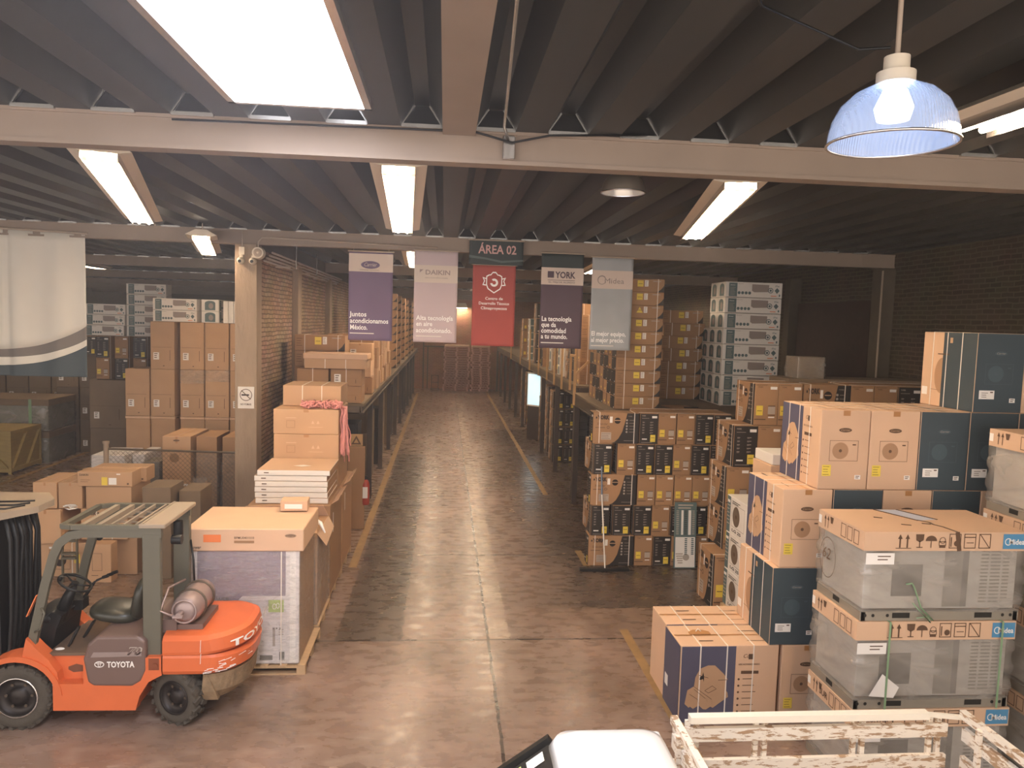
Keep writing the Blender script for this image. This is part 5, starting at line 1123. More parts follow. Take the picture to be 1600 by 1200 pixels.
for l in range(2):
    o = empty('wrapped_machine', (-12.1, 22.62, l * .90)); tag(o, 'grey-green plastic-wrapped machine beside the wooden crate, %s' % ['lower', 'upper'][l], 'air conditioner', 'wrapped machines in the left hall')
    MB().box(-1.2, 1.2, -.75, .75, 0, .86, b=.03).build('cabinet', M_MACH, o); MB().box(-1.23, 1.23, -.78, .78, .70, .885, b=.01).build('lid', M_CARDG, o)
    add_wrap(o, 2.4, 1.5, .7, M_WRAPG, 0, .7, .03, l); MB().box(.7, .78, -.79, -.785, 0, .88).build('strap', M_GSTRAP, o)
for k in range(2):
    o = empty('wooden_crate', (-11.95 - 1.95 * k, 21.0, 0)); tag(o, ['wooden crate with diagonal braces on the floor before the grey-green machines', 'wooden crate at the left photo edge beside the other crate'][k], 'crate', 'wooden crates')
    MB().box(-.88, .88, -.70, .70, .10, 1.06, M_CRATE).build('panel', None, o)
    for x in (-.92, .84):
        for y in (-.74, .70): MB().box(x, x + .08, y, y + .04, 0, 1.1).build('corner_post', M_CRATE, o)
    mb = MB(); mb.box(-.92, .92, -.745, -.70, .98, 1.10); mb.box(-.92, .92, -.745, -.70, .05, .15); mb.box(.88, .925, -.74, .74, .98, 1.10); mb.box(.88, .925, -.74, .74, .05, .15); mb.box(-.92, .92, -.74, .74, 1.08, 1.12); mb.build('frame_board', M_CRATE, o)
    mb = MB(); mb.bar((-.85, -.73, .15), (.0, -.73, 1.0), .03, .08, None, (0, 1, 0)); mb.bar((.05, -.73, 1.0), (.85, -.73, .15), .03, .08, None, (0, 1, 0)); mb.bar((.905, -.66, .15), (.905, 0, 1.0), .08, .03, None, (0, 0, 1)); mb.bar((.905, .04, .15), (.905, .66, 1.0), .08, .03); mb.build('brace', M_CRATE, o)
# fence
def chain(x0, x1, z0, z1, y, s=.085, t=.0045):
    mb = MB(); n = int((x1 - x0 + z1 - z0) / s)
    for i in range(n):
        c = i * s
        a = (x0 + min(c, x1 - x0), z0 + max(0, c - (x1 - x0))); b_ = (x0 + max(0, c - (z1 - z0)), z0 + min(c, z1 - z0))
        if abs(a[0] - b_[0]) > .02: mb.bar((a[0], y, a[1]), (b_[0], y, b_[1]), t, t); mb.bar((x0 + x1 - a[0], y + .004, a[1]), (x0 + x1 - b_[0], y + .004, b_[1]), t, t)
    return mb
o = empty('chain_link_fence', (0, 0, 0)); tag(o, 'low chain-link fence with a top rail running from its post to the concrete column', 'fence')
mb = MB(); mb.cyl((-6.14, 14.32, 0), (-6.14, 14.32, 1.86), .045, 16); mb.cyl((-6.14, 14.32, 1.86), (-6.14, 14.32, 1.90), .058, 16); mb.build('post', M_CONC, o)
MB().cyl((-6.10, 14.32, 1.76), (-3.8, 14.32, 1.72), .02, 10).build('top_rail', M_STEEL, o)
w_ = chain(-6.08, -3.82, .05, 1.72, 14.32).build('wire_mesh', M_STEEL, o)
# goods behind fence
def wrapped(x, y, z, w, d, h, lb, mt=None, cat='box', name='wrapped_carton', wrap=M_WRAP, bul=.025, z1=None, lab=None):
    o = place(plain(w, d, h, mt or M_CARDD, lab, tape=False, name=name), x, y, z, 0, lb, cat=cat); add_wrap(o, w, d, h, wrap, 0.0, z1 or h, bul, int(x * 10) % 17); return o
wrapped(-6.42, 15.5, 0, .62, .9, 1.50, 'silvery wrapped cabinet behind the fence post', M_PALEU, 'air conditioner', 'wrapped_cabinet'); wrapped(-5.90, 15.62, 0, .22, .9, 1.50, 'pale wrapped narrow cabinet behind the chain-link fence', M_PALEU, 'air conditioner', 'wrapped_cabinet')
wrapped(-5.54, 15.1, 0, .28, .5, 1.42, 'dark grey wrapped cabinet behind the chain-link fence', M_LOUV, 'air conditioner', 'wrapped_cabinet'); wrapped(-5.25 + -.02, 16.3, 0, .40, .6, 1.62, 'white wrapped cabinet seen through the chain-link wire', M_PALEU, 'air conditioner', 'wrapped_cabinet')
for l in range(2): place(plain(.52, 1.1, [.86, 1.08][l], M_CARD, 'c' if l else 'o', name='tall_carton'), -5.02, 15.25, [0, .865][l], 0, 'brown carton with a faint circle behind the fence, %s' % ['lower', 'upper'][l])
for c in range(2): wrapped(-4.48 + .46 * c, 15.2, 0, [.38, .34][c], .9, 1.94, 'tall shrink-wrapped brown load behind the fence, %s of the column' % ['further left', 'immediately left'][c], M_CARDD, 'box', 'wrapped_carton', M_WRAP, .03, 1.62)
mb = MB(); r = random.Random(8); n = 14; vs = []
for i in range(n + 1):
    for j in range(6): u = j / 5; vs.append((-4.55 + (i / n) * .38 * -1 + .30 * u * (1 - .5 * i / n) + r.uniform(-.02, .02), 14.15 - .25 * (i / n) + r.uniform(-.05, .05), 1.28 - 1.27 * i / n + r.uniform(-.02, .02)))
mb.add(vs, [(i * 6 + j, (i + 1) * 6 + j, (i + 1) * 6 + j + 1, i * 6 + j + 1) for i in range(n) for j in range(5)], M_WRAP); tag(mb.build('loose_plastic_film', None, None), 'crumpled clear plastic film hanging down before the wrapped loads', 'plastic film')
# front goods (Y 12.4)
FH = 'brown cartons behind the forklift'
place(plain(.47, .8, .55, M_CARD, None), -6.26, 12.8, .555, 0, 'plain brown carton in the middle row behind the forklift, far left', FH)
place(plain(.40, .8, .55, M_CARD, None), -6.26 - .45, 12.8, .555, 0, 'plain brown carton in the middle row behind the forklift mast', FH)
place(plain(.72, .8, .55, M_CARD, 'o', txt=None), -6.15, 12.35 + .4, 0.0, 0, 'brown carton with a fan vent print on the floor behind the mast', FH) if False else None
D = Decals(.86, .8, .55); D.frame('unit_print', M_INK, 'F', .30, .12, .62, .44, .006); D.disc('unit_print', M_INKB, 'F', .46, .27, .10, 2); D.disc('unit_print', M_CARD, 'F', .47, .33, .05, 3); D.rect('yellow_label', M_YEL, 'F', .68, .22, .77, .37, 2); D.rect('white_label', M_WHL, 'F', .30, .46, .37, .49, 2)
P = Proto('fan_carton', .86, .8, .55, M_CARD, D, [('x', (.22,), M_STRAP)]); place(P, -6.10, 12.85, .0, 0, 'brown carton with a dark fan opening and yellow label on the floor', FH)
D = Decals(.80, .8, .42); D.lines('lettering', M_INK, 'F', .08, .34, .3, 1, .05, .008); D.disc('logo', M_INK, 'F', .62, .30, .016, 1, .05); D.lines('lettering', M_CARDD, 'F', .08, .20, .62, 4, .045, .006); D.rect('white_label', M_WHL, 'F', .22, .36, .32, .40, 2)
P = Proto('brown_carton', .80, .8, .42, M_CARD, D); place(P, -6.02 - .12, 12.82, 1.115 - .42 - .14, 0, 'brown carton with printed lines above the fan carton', FH) if False else None
for o_ in [x for x in COL.objects if x.get('label', '').startswith('plain brown carton in the middle row')]: pass
place(plain(.47, .8, .50, M_CARD), -5.6, 12.95, 1.112, 0, 'wide brown carton under the long labelled one', FH) if False else None
place(plain(.70, .8, .36, M_CARD, None, tape=False), -5.31, 12.85, 1.115, 0, 'wide plain carton under the long one behind the forklift', FH)
place(plain(.72, .8, .50, M_CARD, None, tape=False, txt='DAIKIN', strap=2), -5.38, 12.85, .61, 0, 'strapped carton with black lettering behind the forklift guard', FH)
place(plain(.72, .8, .60, M_CARD, None, tape=False), -5.30 + .02, 12.95, .003, 0, 'carton standing on the floor under the black-lettered one', FH)
D = Decals(.84, .36, .235); D.text('lettering', M_INKB, 'F', 'DAIKIN', .03, .17, .045, 1, .02, width=.14); D.rect('yellow_label', M_YEL, 'F', .37, .02, .46, .15); D.rect('white_label', M_WHL, 'F', .48, .03, .60, .14); D.lines('lettering', M_INK, 'F', .05, .10, .15, 2, .03, .006); D.rect('lettering', M_INK, 'F', .76, .03, .79, .06); D.rect('white_label', M_WHL, 'F', .60, .19, .66, .21); D.rect('printed_panel', M_CARDD, 'T', .38 * .0, .17, .84, .19)
P = Proto('long_carton', .84, .36, .235, M_CARD, D)
for k in range(2): place(P, -5.36 + .08 * k, 12.62 + .38 * k, 1.482, 0, 'long brown carton with yellow and white labels, %s of the pair on top' % ['front', 'back'][k], FH)
for k in range(2): place(plain(.36, .8, .42, M_CARD, None), -6.28 + .38 * k, 12.85, 1.115, 0, 'tan carton atop the pile behind the mast, %s' % ['left', 'right'][k], FH)
b = MB(); r = random.Random(2)
for k in range(6): b.tube([(r.uniform(-.1, .1), r.uniform(-.05, .05), .01 + .012 * k), (0, r.uniform(-.06, .06), .012 + .012 * k), (r.uniform(-.12, .12), r.uniform(-.05, .05), .01 + .012 * k)], .012, 6, M_WHL)
o = tag(b.build('white_plastic_bundle', None, None, (-5.85, 12.40, 1.11)), 'small white plastic bundle between the cartons behind the guard', 'plastic bag'); o.location = (-5.88, 12.42, 1.112)
D = Decals(.36, .4, .62); D.frame('lettering', M_INK, 'F', .11, .22, .26, .50, .006); D.rect('lettering', M_INK, 'F', .1, .14, .2, .15)
place(Proto('upright_carton', .36, .4, .62, M_CARD, D), -5.30, 12.28, 0, 0, 'upright carton with a faint sketch on the floor behind the steering wheel') if False else None
o = place(Proto('upright_carton', .36, .24, .62, M_CARD, D), -5.34, 12.28, 0, 0, 'upright carton with a faint sketch on the floor behind the steering wheel')
place(plain(.44, .6, 1.50, M_CARDG, 'o', tape=False, name='tall_carton'), -4.52, 12.62, 0, 0, 'tall dull carton with a dark oval mark behind the guard rear')
place(plain(.34, .6, 1.40, M_CARDG, None, tape=False, name='tall_carton'), -4.08, 12.85, 0, 0, 'tall dull carton left of the concrete column behind the forklift')
o = empty('step_ladder', (-5.80, 12.2, 0)); tag(o, 'small green step frame standing behind the steering wheel', 'step ladder')
for x in (-.11, .11): MB().box(x - .012, x + .012, -.02, .02, 0, .70).build('side_rail', M_GUARD, o)
for z in (.1, .38, .45, .66): MB().box(-.11, .11, -.06, .04, z, z + .03).build('step', M_GUARD, o)
place(plain(.20, .3, .35, M_CARDD, tape=False), -5.80, 12.45 - .12 + .1, .0, 0, 'small carton standing inside the green step frame') if False else None

# ------------------------------------------------------------------ forklift (faces left)
fk = empty('forklift', (-3.4, 8.3, 0)); tag(fk, 'orange forklift with a grey overhead guard parked facing left', 'forklift')
def fp(mb, name, m=None, par=None): o = mb.build(name, m, par or fk); o.location = (0, 0, 0) if par and par != fk else (3.4, -8.3, 0); return o
def arc(cx, cz, r, a0, a1, n=12): return [(cx + r * math.cos(math.radians(a0 + (a1 - a0) * i / n)), cz + r * math.sin(math.radians(a0 + (a1 - a0) * i / n))) for i in range(n + 1)]
YN, YF = 7.80, 8.86
# frame sides: outline with arches cut
side = [(-3.92, .20), (-3.09, .18)] + arc(-2.70, .26, .36, 165, 60, 8)[:6] + [(-2.84, .60), (-2.84, .72), (-2.90, .72), (-3.0, .47), (-3.55, .45), (-3.62, .50), (-3.62, .47), (-3.91, .47)]
side = [(-3.92, .20), (-3.09, .18), (-3.06, .32), (-3.0, .45), (-2.93, .53), (-2.82, .57), (-2.82, .74), (-2.95, .74), (-2.97, .60), (-3.05, .50), (-3.50, .48), (-3.57, .54), (-3.60, .66), (-3.60, .48), (-3.88, .48), (-3.90, .60), (-3.93, .62)]
mb = MB(); mb.prism([(-3.90, .20), (-3.09, .19), (-3.05, .34), (-2.96, .49), (-2.83, .56), (-2.83, .75), (-3.60, .75), (-3.60, .48), (-3.90, .48)], YN, YN + .12, m=M_ORANGE); mb.prism([(-3.90, .20), (-3.09, .19), (-3.05, .34), (-2.96, .49), (-2.83, .56), (-2.83, .75), (-3.60, .75), (-3.60, .48), (-3.90, .48)], YF - .12, YF, m=M_ORANGE)
mb.box(-3.95, -3.08, YN + .12, YF - .12, .22, .74, M_ORANGE); mb.box(-3.08, -2.83, YN + .12, YF - .12, .60, .74, M_ORANGE); mb.box(-3.91, -3.59, YN + .01, YN + .10, .46, .475, M_GALV)
fp(mb, 'frame')
mb = MB(); mb.add([(-3.80 + a, YN + .119, .58 + b_) for a, b_ in ((0, 0), (.05, -.03), (.16, -.02), (.16, .04), (.08, .06), (.0, .03))], [(0, 1, 2, 3, 4, 5)], mat('mud', '#6E4632', .9)); fp(mb, 'step_plate_mark')
# front fenders
for s, (ya, yb) in enumerate(((YN - .01, YN + .22), (YF - .22, YF + .01))):
    o_ = arc(-4.26, .32, .455, 152, 5, 14); i_ = arc(-4.26, .32, .40, 5, 152, 14)
    mb = MB(); mb.prism([(-3.80, .36), (-3.80, .20), (-3.90, .20)] [::-1] + [], ya, yb) if False else None
    n = len(o_); ii = i_[::-1]
    for k in range(n - 1): mb.prism([o_[k], o_[k + 1], ii[k + 1], ii[k]], ya, yb)
    fp(mb, 'fender', M_ORANGE)
    mb = MB(); mb.prism([(-4.20, .74), (-4.155, .96), (-4.05, .84), (-3.95, .74), (-3.86, .60), (-3.84, .46), (-3.90, .46), (-3.93, .55), (-4.02, .69)], ya + .02, yb - .05); fp(mb, 'cowl_panel', M_ORANGE)
mb = MB(); mb.box(-3.99, -3.6, YN + .1, YF - .1, .735, .765); fp(mb, 'floor_plate', mat('dusty_floor_mat', '#6A5442', .85, noise=.2))
# engine hood
mb = MB(); hp = [(-3.56, .50), (-3.50, .455), (-3.12, .445), (-3.03, .50), (-2.98, .62), (-2.98, .93), (-3.06, .985), (-3.46, .985), (-3.55, .90), (-3.60, .74)]
mb.prism(hp, YN - .012, YF + .012); o = fp(mb, 'engine_hood', M_HOOD); b = o.modifiers.new('b', 'BEVEL'); b.width = .03; b.segments = 3
D = Decals(1, 1, 1)
mb = MB(); yy = YN - .016
def side_text(mb, s, x, z, w_, hgt, bold=0, it=0, m=M_WHL, y=yy):
    v, f = text2d(s, bold, it); k = w_ / max(p[0] for p in v); mb.add([(x + a * k, y, z + b_ * hgt) for a, b_ in v], f, m)
side_text(mb, 'TOYOTA', -3.36, .66, .27, .085, .03)
def eln(mb, cx, cz, rx, rz, t, m, y=yy):
    a = [(cx + rx * math.cos(2 * PI * i / 28), y, cz + rz * math.sin(2 * PI * i / 28)) for i in range(28)]; b_ = [(cx + (rx - t) * math.cos(2 * PI * i / 28), y, cz + (rz - t) * math.sin(2 * PI * i / 28)) for i in range(28)]
    mb.add(a + b_, [(i, (i + 1) % 28, 28 + (i + 1) % 28, 28 + i) for i in range(28)], m)
eln(mb, -3.435, .692, .048, .033, .008, M_WHL); eln(mb, -3.435, .707, .030, .012, .006, M_WHL, yy - .001); eln(mb, -3.435, .694, .014, .030, .006, M_WHL, yy - .001)
c = mb.build('lettering', None, fk, recalc=False); c.location = (3.4, -8.3, 0)
mb = MB(); side_text(mb, '70', -3.17, .79, .16, .115, .035, .35, M_GRL); side_text(mb, '70', -3.165, .795, .14, .10, .0, .35, M_HOOD, yy - .002); mb.add([(-3.49, yy, .82), (-3.02, yy, .82), (-3.02, yy, .775), (-3.52, yy, .765)], [(0, 3, 2, 1)], mat('hood_stripe', '#8C7A72', .35)); c = mb.build('number_decal', None, fk, recalc=False); c.location = (3.4, -8.3, 0)
# seat
mb = MB()
def blob(mb, c, r, m, n=3.0, nu=24, nv=14, ax=None):
    vs = []
    f = lambda t, e: math.copysign(abs(t) ** (2 / e), t)
    for i in range(nv + 1):
        ph = -PI / 2 + PI * i / nv
        for j in range(nu):
            th = 2 * PI * j / nu; p = Vector((r[0] * f(math.cos(ph), n) * f(math.cos(th), n), r[1] * f(math.cos(ph), n) * f(math.sin(th), n), r[2] * f(math.sin(ph), n)))
            if ax: p = ax @ p
            vs.append(p + Vector(c))
    mb.add(vs, [(i * nu + j, i * nu + (j + 1) % nu, (i + 1) * nu + (j + 1) % nu, (i + 1) * nu + j) for i in range(nv) for j in range(nu)], m, True)
blob(mb, (-3.46, 8.33, 1.055), (.27, .25, .085), None, 2.8, ax=Matrix.Rotation(math.radians(8), 3, 'Y')); o = fp(mb, 'seat', M_SEAT)
mb = MB(); blob(mb, (-3.19, 8.33, 1.22), (.075, .24, .24), None, 2.8, ax=Matrix.Rotation(math.radians(12), 3, 'Y')); fp(mb, 'seat_back', M_SEAT)
# dash, column, wheel, levers
mb = MB(); mb.prism([(-4.20, .72), (-4.18, 1.0), (-4.02, 1.14), (-3.92, 1.10), (-3.98, .95), (-4.02, .72)], 8.05, 8.62); blob(mb, (-4.08, 8.3, 1.06), (.13, .26, .10), None, 2.6); fp(mb, 'dashboard', M_BLK)
mb = MB(); mb.tube([(-4.02, 8.2, 1.02), (-3.92, 8.2, 1.25), (-3.865, 8.2, 1.38)], [.075, .06, .04], 12); mb.box(-3.98, -3.84, 8.34, 8.48, 1.05, 1.16, M_BLK); fp(mb, 'steering_column', M_BLK)
R_ = Matrix.Rotation(math.radians(26), 3, 'Y'); ctr = Vector((-3.85, 8.2, 1.40))
mb = MB(); mb.tube([ctr + R_ @ Vector((.165 * math.cos(a * PI / 18), .165 * math.sin(a * PI / 18), 0)) for a in range(36)], .014, 8, closed=True)
for a in (30, 150, 270): mb.tube([ctr + Vector((0, 0, -.02)), ctr + R_ @ Vector((.16 * math.cos(math.radians(a)), .16 * math.sin(math.radians(a)), 0))], .009, 6)
mb.cyl(ctr + R_ @ Vector((0, 0, -.03)), ctr + R_ @ Vector((0, 0, .01)), .035, 16); mb.cyl(ctr + R_ @ Vector((-.13, -.08, 0)), ctr + R_ @ Vector((-.13, -.08, .05)), .02, 12); fp(mb, 'steering_wheel', M_BLK)
for k in range(3):
    mb = MB(); mb.tube([(-3.88 - .0, 8.42 + .05 * k, 1.14), (-3.80, 8.46 + .06 * k, 1.30), (-3.68 + .02 * k, 8.5 + .07 * k, 1.36)], .008, 6); mb.cyl((-3.70 + .02 * k, 8.5 + .07 * k, 1.355), (-3.64 + .02 * k, 8.5 + .07 * k, 1.375), .018, 10); fp(mb, 'lever', M_BLK)
mb = MB(); mb.bar((-3.85, 8.05, .78), (-3.75, 8.05, .98), .05, .02); mb.bar((-3.80, 8.28, .78), (-3.70, 8.28, .95), .07, .02); fp(mb, 'pedal', M_BLK)
mb = MB(); blob(mb, (-3.92, 8.0, .76), (.05, .03, .02), None, 2); fp(mb, 'crumpled_paper', M_WHL)
# counterweight
def cwo(z0, z1, x0, x1, hw, rc, taper=0, m=None, topdrop=0, nz=1, mb=None):
    mb = mb or MB(); cy = (YN + YF) / 2
    def ring(x1_, hw_, rc_, z):
        p = [(x0, cy - hw_)]; p += [(x1_ - rc_ + rc_ * math.sin(t * PI / 16), cy - hw_ + rc_ - rc_ * math.cos(t * PI / 16)) for t in range(9)]
        p += [(x1_ - rc_ + rc_ * math.cos(t * PI / 16), cy + hw_ - rc_ + rc_ * math.sin(t * PI / 16)) for t in range(9)] + [(x0, cy + hw_)]
        return [(a, b_, z - topdrop * (a - x0) / (x1_ - x0)) for a, b_ in p]
    return ring
cy = (YN + YF) / 2
def loft(rings, m, cap=True):
    mb = MB(); n = len(rings[0]); vs = [p for r in rings for p in r]
    mb.add(vs, [(i * n + k, i * n + (k + 1) % n, (i + 1) * n + (k + 1) % n, (i + 1) * n + k) for i in range(len(rings) - 1) for k in range(n)] + [tuple(range(n - 1, -1, -1)), tuple((len(rings) - 1) * n + k for k in range(n))], m); return mb
def cr(x1_, hw_, rc_, z, x0=-2.82, drop=0):
    p = [(x0, cy - hw_)] + [(x1_ - rc_ + rc_ * math.sin(t * PI / 20), cy - hw_ + rc_ - rc_ * math.cos(t * PI / 20)) for t in range(11)] + [(x1_ - rc_ + rc_ * math.cos(t * PI / 20), cy + hw_ - rc_ + rc_ * math.sin(t * PI / 20)) for t in range(11)] + [(x0, cy + hw_)]
    return [(a, b_, z + drop * max(0, (a + 2.45)) / .45) for a, b_ in p]
hw = (YF - YN) / 2
mb = loft([cr(-2.06, hw - .02, .40, .56), cr(-2.0, hw, .42, .60), cr(-1.98, hw, .42, .74), cr(-2.03, hw - .01, .42, .765)], M_ORANGE); fp(mb, 'counterweight', None)
o = loft([cr(-2.02, hw - .005, .42, .77, drop=.03), cr(-1.97, hw, .42, .80, drop=.04), cr(-2.0, hw, .42, .92, drop=.05), cr(-2.06, hw - .04, .38, .965, drop=.03), cr(-2.2, hw - .12, .34, .985)], M_ORANGE); fp(o, 'rear_cover', None)
mb = loft([cr(-2.15, hw - .06, .36, .26, -2.28), cr(-2.04, hw - .03, .40, .36, -2.30), cr(-2.02, hw - .02, .40, .555, -2.38)], mat('scraped_metal', '#8C7458', .7, .3, noise=.45, nscale=14, bump=.6, bscale=20)); fp(mb, 'rear_bumper', None)
mb = MB(); r = random.Random(4)
for k in range(26):
    t = r.uniform(.0, 1.0); a = t * PI / 2 * .8; x = -2.42 + .425 * math.sin(a); y = YN - .004 + .42 * (1 - math.cos(a)); z = .575 + r.random() ** 2 * .12 + .05 * t; l = r.uniform(.02, .09); q = Vector((math.cos(a), math.sin(a), r.uniform(-.15, .3))) * l
    P0 = Vector((x, y - .003, z)); mb.bar(P0, P0 + q, .004, r.uniform(.005, .016), None, (0, -1, 0))
for k in range(2): mb.bar((-2.44, YN - .002, .80 - .12 * k), (-2.435, YN - .002, .93 - .14 * k), .004, .012, None, (0, -1, 0))
fp(mb, 'paint_scratches', M_WHL)
mb = MB(); v, f = text2d('TOYOTA', .03); L_ = max(p[0] for p in v); vs = []
for a, b_ in v:
    s = a / L_ * .95; ang = .62 + s / .42 
    if ang < PI / 2: x = -1.985 - .42 + .436 * math.sin(ang); y = YN + .42 - .436 * math.cos(ang)
    else: x = -1.969; y = YN + .42 + (ang - PI / 2) * .42
    vs.append((x, y, 1.0 - .175 + .035 * (ang - .6) + b_ * .10))
mb.add(vs, f, M_WHL); c = mb.build('rear_lettering', None, fk, recalc=False); c.location = (3.4, -8.3, 0)
mb = MB(); mb.prism([(-2.97, .60), (-2.83, .60), (-2.83, .76), (-2.97, .76)], YN - .005, YN + .12); fp(mb, 'filler_panel', M_ORANGE)
mb = MB(); mb.cyl((-2.89, YN - .02, .665), (-2.89, YN, .665), .03, 16); mb.add([(-2.955, YN - .007, .62), (-2.85, YN - .007, .62), (-2.85, YN - .007, .745), (-2.955, YN - .007, .745)], [(0, 1, 2, 3)]); fp(mb, 'filler_cap', mat('brown_recess', '#7A4026', .6))
# overhead guard
def ribbon(mb, pts, wd, ht, m=None):
    P = [Vector(p) for p in pts]; vs = []
    for i, p in enumerate(P):
        d0 = (P[i] - P[i - 1]).normalized() if i else (P[1] - P[0]).normalized(); d1 = (P[i + 1] - P[i]).normalized() if i < len(P) - 1 else d0
        d = (d0 + d1).normalized(); n_ = Vector((-d.z, 0, d.x)); k = 1 / max(.5, n_.dot(Vector((-d0.z, 0, d0.x))))
        for sy, sn in ((-1, -1), (1, -1), (1, 1), (-1, 1)): vs.append(p + Vector((0, sy * wd / 2, 0)) + n_ * (sn * ht / 2 * k))
    n = len(P); fs = [(i * 4 + k, i * 4 + (k + 1) % 4, (i + 1) * 4 + (k + 1) % 4, (i + 1) * 4 + k) for i in range(n - 1) for k in range(4)] + [(3, 2, 1, 0), (4 * n - 4, 4 * n - 3, 4 * n - 2, 4 * n - 1)]
    mb.add(vs, fs, m)
for yy2 in (YN + .05, YF - .12):
    mb = MB(); mb.box(-3.03, -2.85, yy2, yy2 + .07, .74, 2.03, b=.008); fp(mb, 'rear_pillar', M_GUARD)
for yy2 in (YN + .08, YF - .09):
    mb = MB(); pts = [(-4.16, yy2, .72), (-4.10, yy2, 1.0), (-3.985, yy2, 1.5), (-3.90, yy2, 1.80), (-3.84, yy2, 1.93), (-3.74, yy2, 2.01), (-3.60, yy2, 2.035), (-2.84, yy2, 2.035)]
    ribbon(mb, pts, .055, .085)
    fp(mb, 'front_pillar', M_GUARD)
mb = MB()
for yy2 in (YN + .045, YF - .105): mb.box(-3.72, -2.84, yy2, yy2 + .06, 2.075, 2.12)
mb.bar((-3.72, YN + .075, 2.097), (-3.82, YN + .10, 2.097), .06, .045); mb.bar((-3.82, YN + .10, 2.097), (-3.82, YF - .13, 2.097), .06, .045); mb.bar((-3.82, YF - .13, 2.097), (-3.72, YF - .075, 2.097), .06, .045)
fp(mb, 'guard_frame', M_GUARD)
M_GB = mat('pale_guard_bar', '#94836F', .5)
for x in (-3.66, -3.50): mb = MB(); mb.box(x, x + .05, YN + .1, YF - .1, 2.06, 2.115); fp(mb, 'guard_bar', M_GB)
mb = MB()
for x in (-3.36, -3.24, -3.12): mb.box(x, x + .022, YN + .1, YF - .1, 2.08, 2.12)
for y in (YN + .28, YN + .48, YN + .68): mb.box(-3.36, -3.10, y, y + .012, 2.088, 2.10)
fp(mb, 'guard_grille', M_GB)
mb = MB(); mb.box(-3.06, -2.80, YN + .04, YF - .04, 2.09, 2.135, b=.008); mb.box(-3.04, -3.02, YN + .05, YF - .05, 2.135, 2.142); fp(mb, 'rear_guard_plate', M_GB)
mb = MB(); mb.tube([(-4.075, YN + .03, 1.02), (-4.02, YN + .01, 1.05), (-3.97, YN + .01, 1.22), (-4.01, YN + .03, 1.27)], .010, 8); fp(mb, 'grab_handle', M_GUARD)
mb = MB(); blob(mb, (-3.88, YF - .02, 1.78), (.05, .03, .11), None, 2.6); mb.tube([(-3.80, YF - .05, 1.95), (-3.88, YF - .02, 1.80)], .008, 6); fp(mb, 'mirror', M_BLK)
mb = MB(); mb.prism([(-4.09, 1.28), (-4.0, 1.45), (-3.96, 1.44), (-4.05, 1.27)], YN + .2, YN + .205) if False else None; mb.bar((-4.18, YN + .1, 1.16), (-4.08, YN + .1, 1.38), .01, .05, None, (0, -1, 0)); fp(mb, 'orange_reflector', M_ORL)
mb = MB(); mb.tube([(-2.85, YF - .08, 1.7), (-2.78, YF - .2, 1.5), (-2.80, YF - .1, 1.1)], .012, 6); mb.cyl((-2.82, YN + .5, 1.90), (-2.82, YN + .5, 2.05), .05, 16); mb.cyl((-2.80, YN + .25, 1.92), (-2.70, YN + .25, 1.92), .05, 16); fp(mb, 'rear_lamp', M_BLK)
# gas tank across the rear
mb = MB(); prof = [(0, -.33), (.07, -.325), (.12, -.30), (.15, -.25), (.155, -.2), (.155, .2), (.15, .25), (.11, .30), (0, .33)]
mb.lathe(prof, (-2.63, 8.22, 1.20), 'Y', 28); mb.tube([(-2.63 + .12 * math.cos(a * PI / 12), 8.22 - .33, 1.20 + .12 * math.sin(a * PI / 12)) for a in range(24)], .012, 6, closed=True)
o = fp(mb, 'gas_tank', M_TANK)
for yy2 in (-.12, .14): mb = MB(); mb.tube([(-2.63 + .162 * math.cos(a * PI / 12), 8.22 + yy2, 1.20 + .162 * math.sin(a * PI / 12)) for a in range(24)], .013, 5, closed=True); fp(mb, 'tank_strap', M_STEEL)
mb = MB(); mb.cyl((-2.66, 7.80, 1.19), (-2.66, 7.9, 1.19), .03, 12); mb.cyl((-2.72, 7.82, 1.17), (-2.62, 7.82, 1.17), .022, 10); mb.tube([(-2.72, 7.84, 1.17), (-2.86, 7.86, 1.22), (-2.82, 8.0, 1.42), (-2.75, 8.3, 1.40)], .012, 6); fp(mb, 'valve', M_TANK)
mb = MB(); mb.box(-2.80, -2.46, 7.95, 8.50, .98, 1.04); mb.box(-2.86, -2.72, 7.93, 8.0, .96, 1.10); fp(mb, 'tank_cradle', M_HOOD)
# mast
mb = MB()
for yy2 in (7.96, 8.62):
    mb.box(-4.78, -4.66, yy2, yy2 + .07, .08, 2.10); mb.box(-4.64, -4.54, yy2 + (.08 if yy2 < 8.2 else -.08), yy2 + .06 + (.08 if yy2 < 8.2 else -.08), .10, 2.14)
mb.box(-4.72, -4.66, 7.96, 8.69, .4, .5); mb.box(-4.72, -4.66, 7.96, 8.69, 1.2, 1.3); mb.box(-4.72, -4.66, 7.96, 8.69, 1.95, 2.05); mb.box(-4.53, -4.50, 8.0, 8.65, .5, 2.12)  # last plate is added behind the hoses to block light
fp(mb, 'mast', M_BLK)
mb = MB(); mb.prism([(-4.95, 7.86), (-4.42, 7.86), (-4.20, 8.20), (-4.20, 8.52), (-4.40, 8.82), (-4.95, 8.82)], 2.16, 2.23, 'XY'); fp(mb, 'mast_top_plate', M_GB)
for k in range(3): mb = MB(); mb.tube([(-4.9, 8.0 + .16 * k, 2.235), (-4.45, 8.04 + .16 * k, 2.236), (-4.34, 8.2 + .1 * k, 2.236)], .012, 5); fp(mb, 'top_plate_bar', M_BLK)
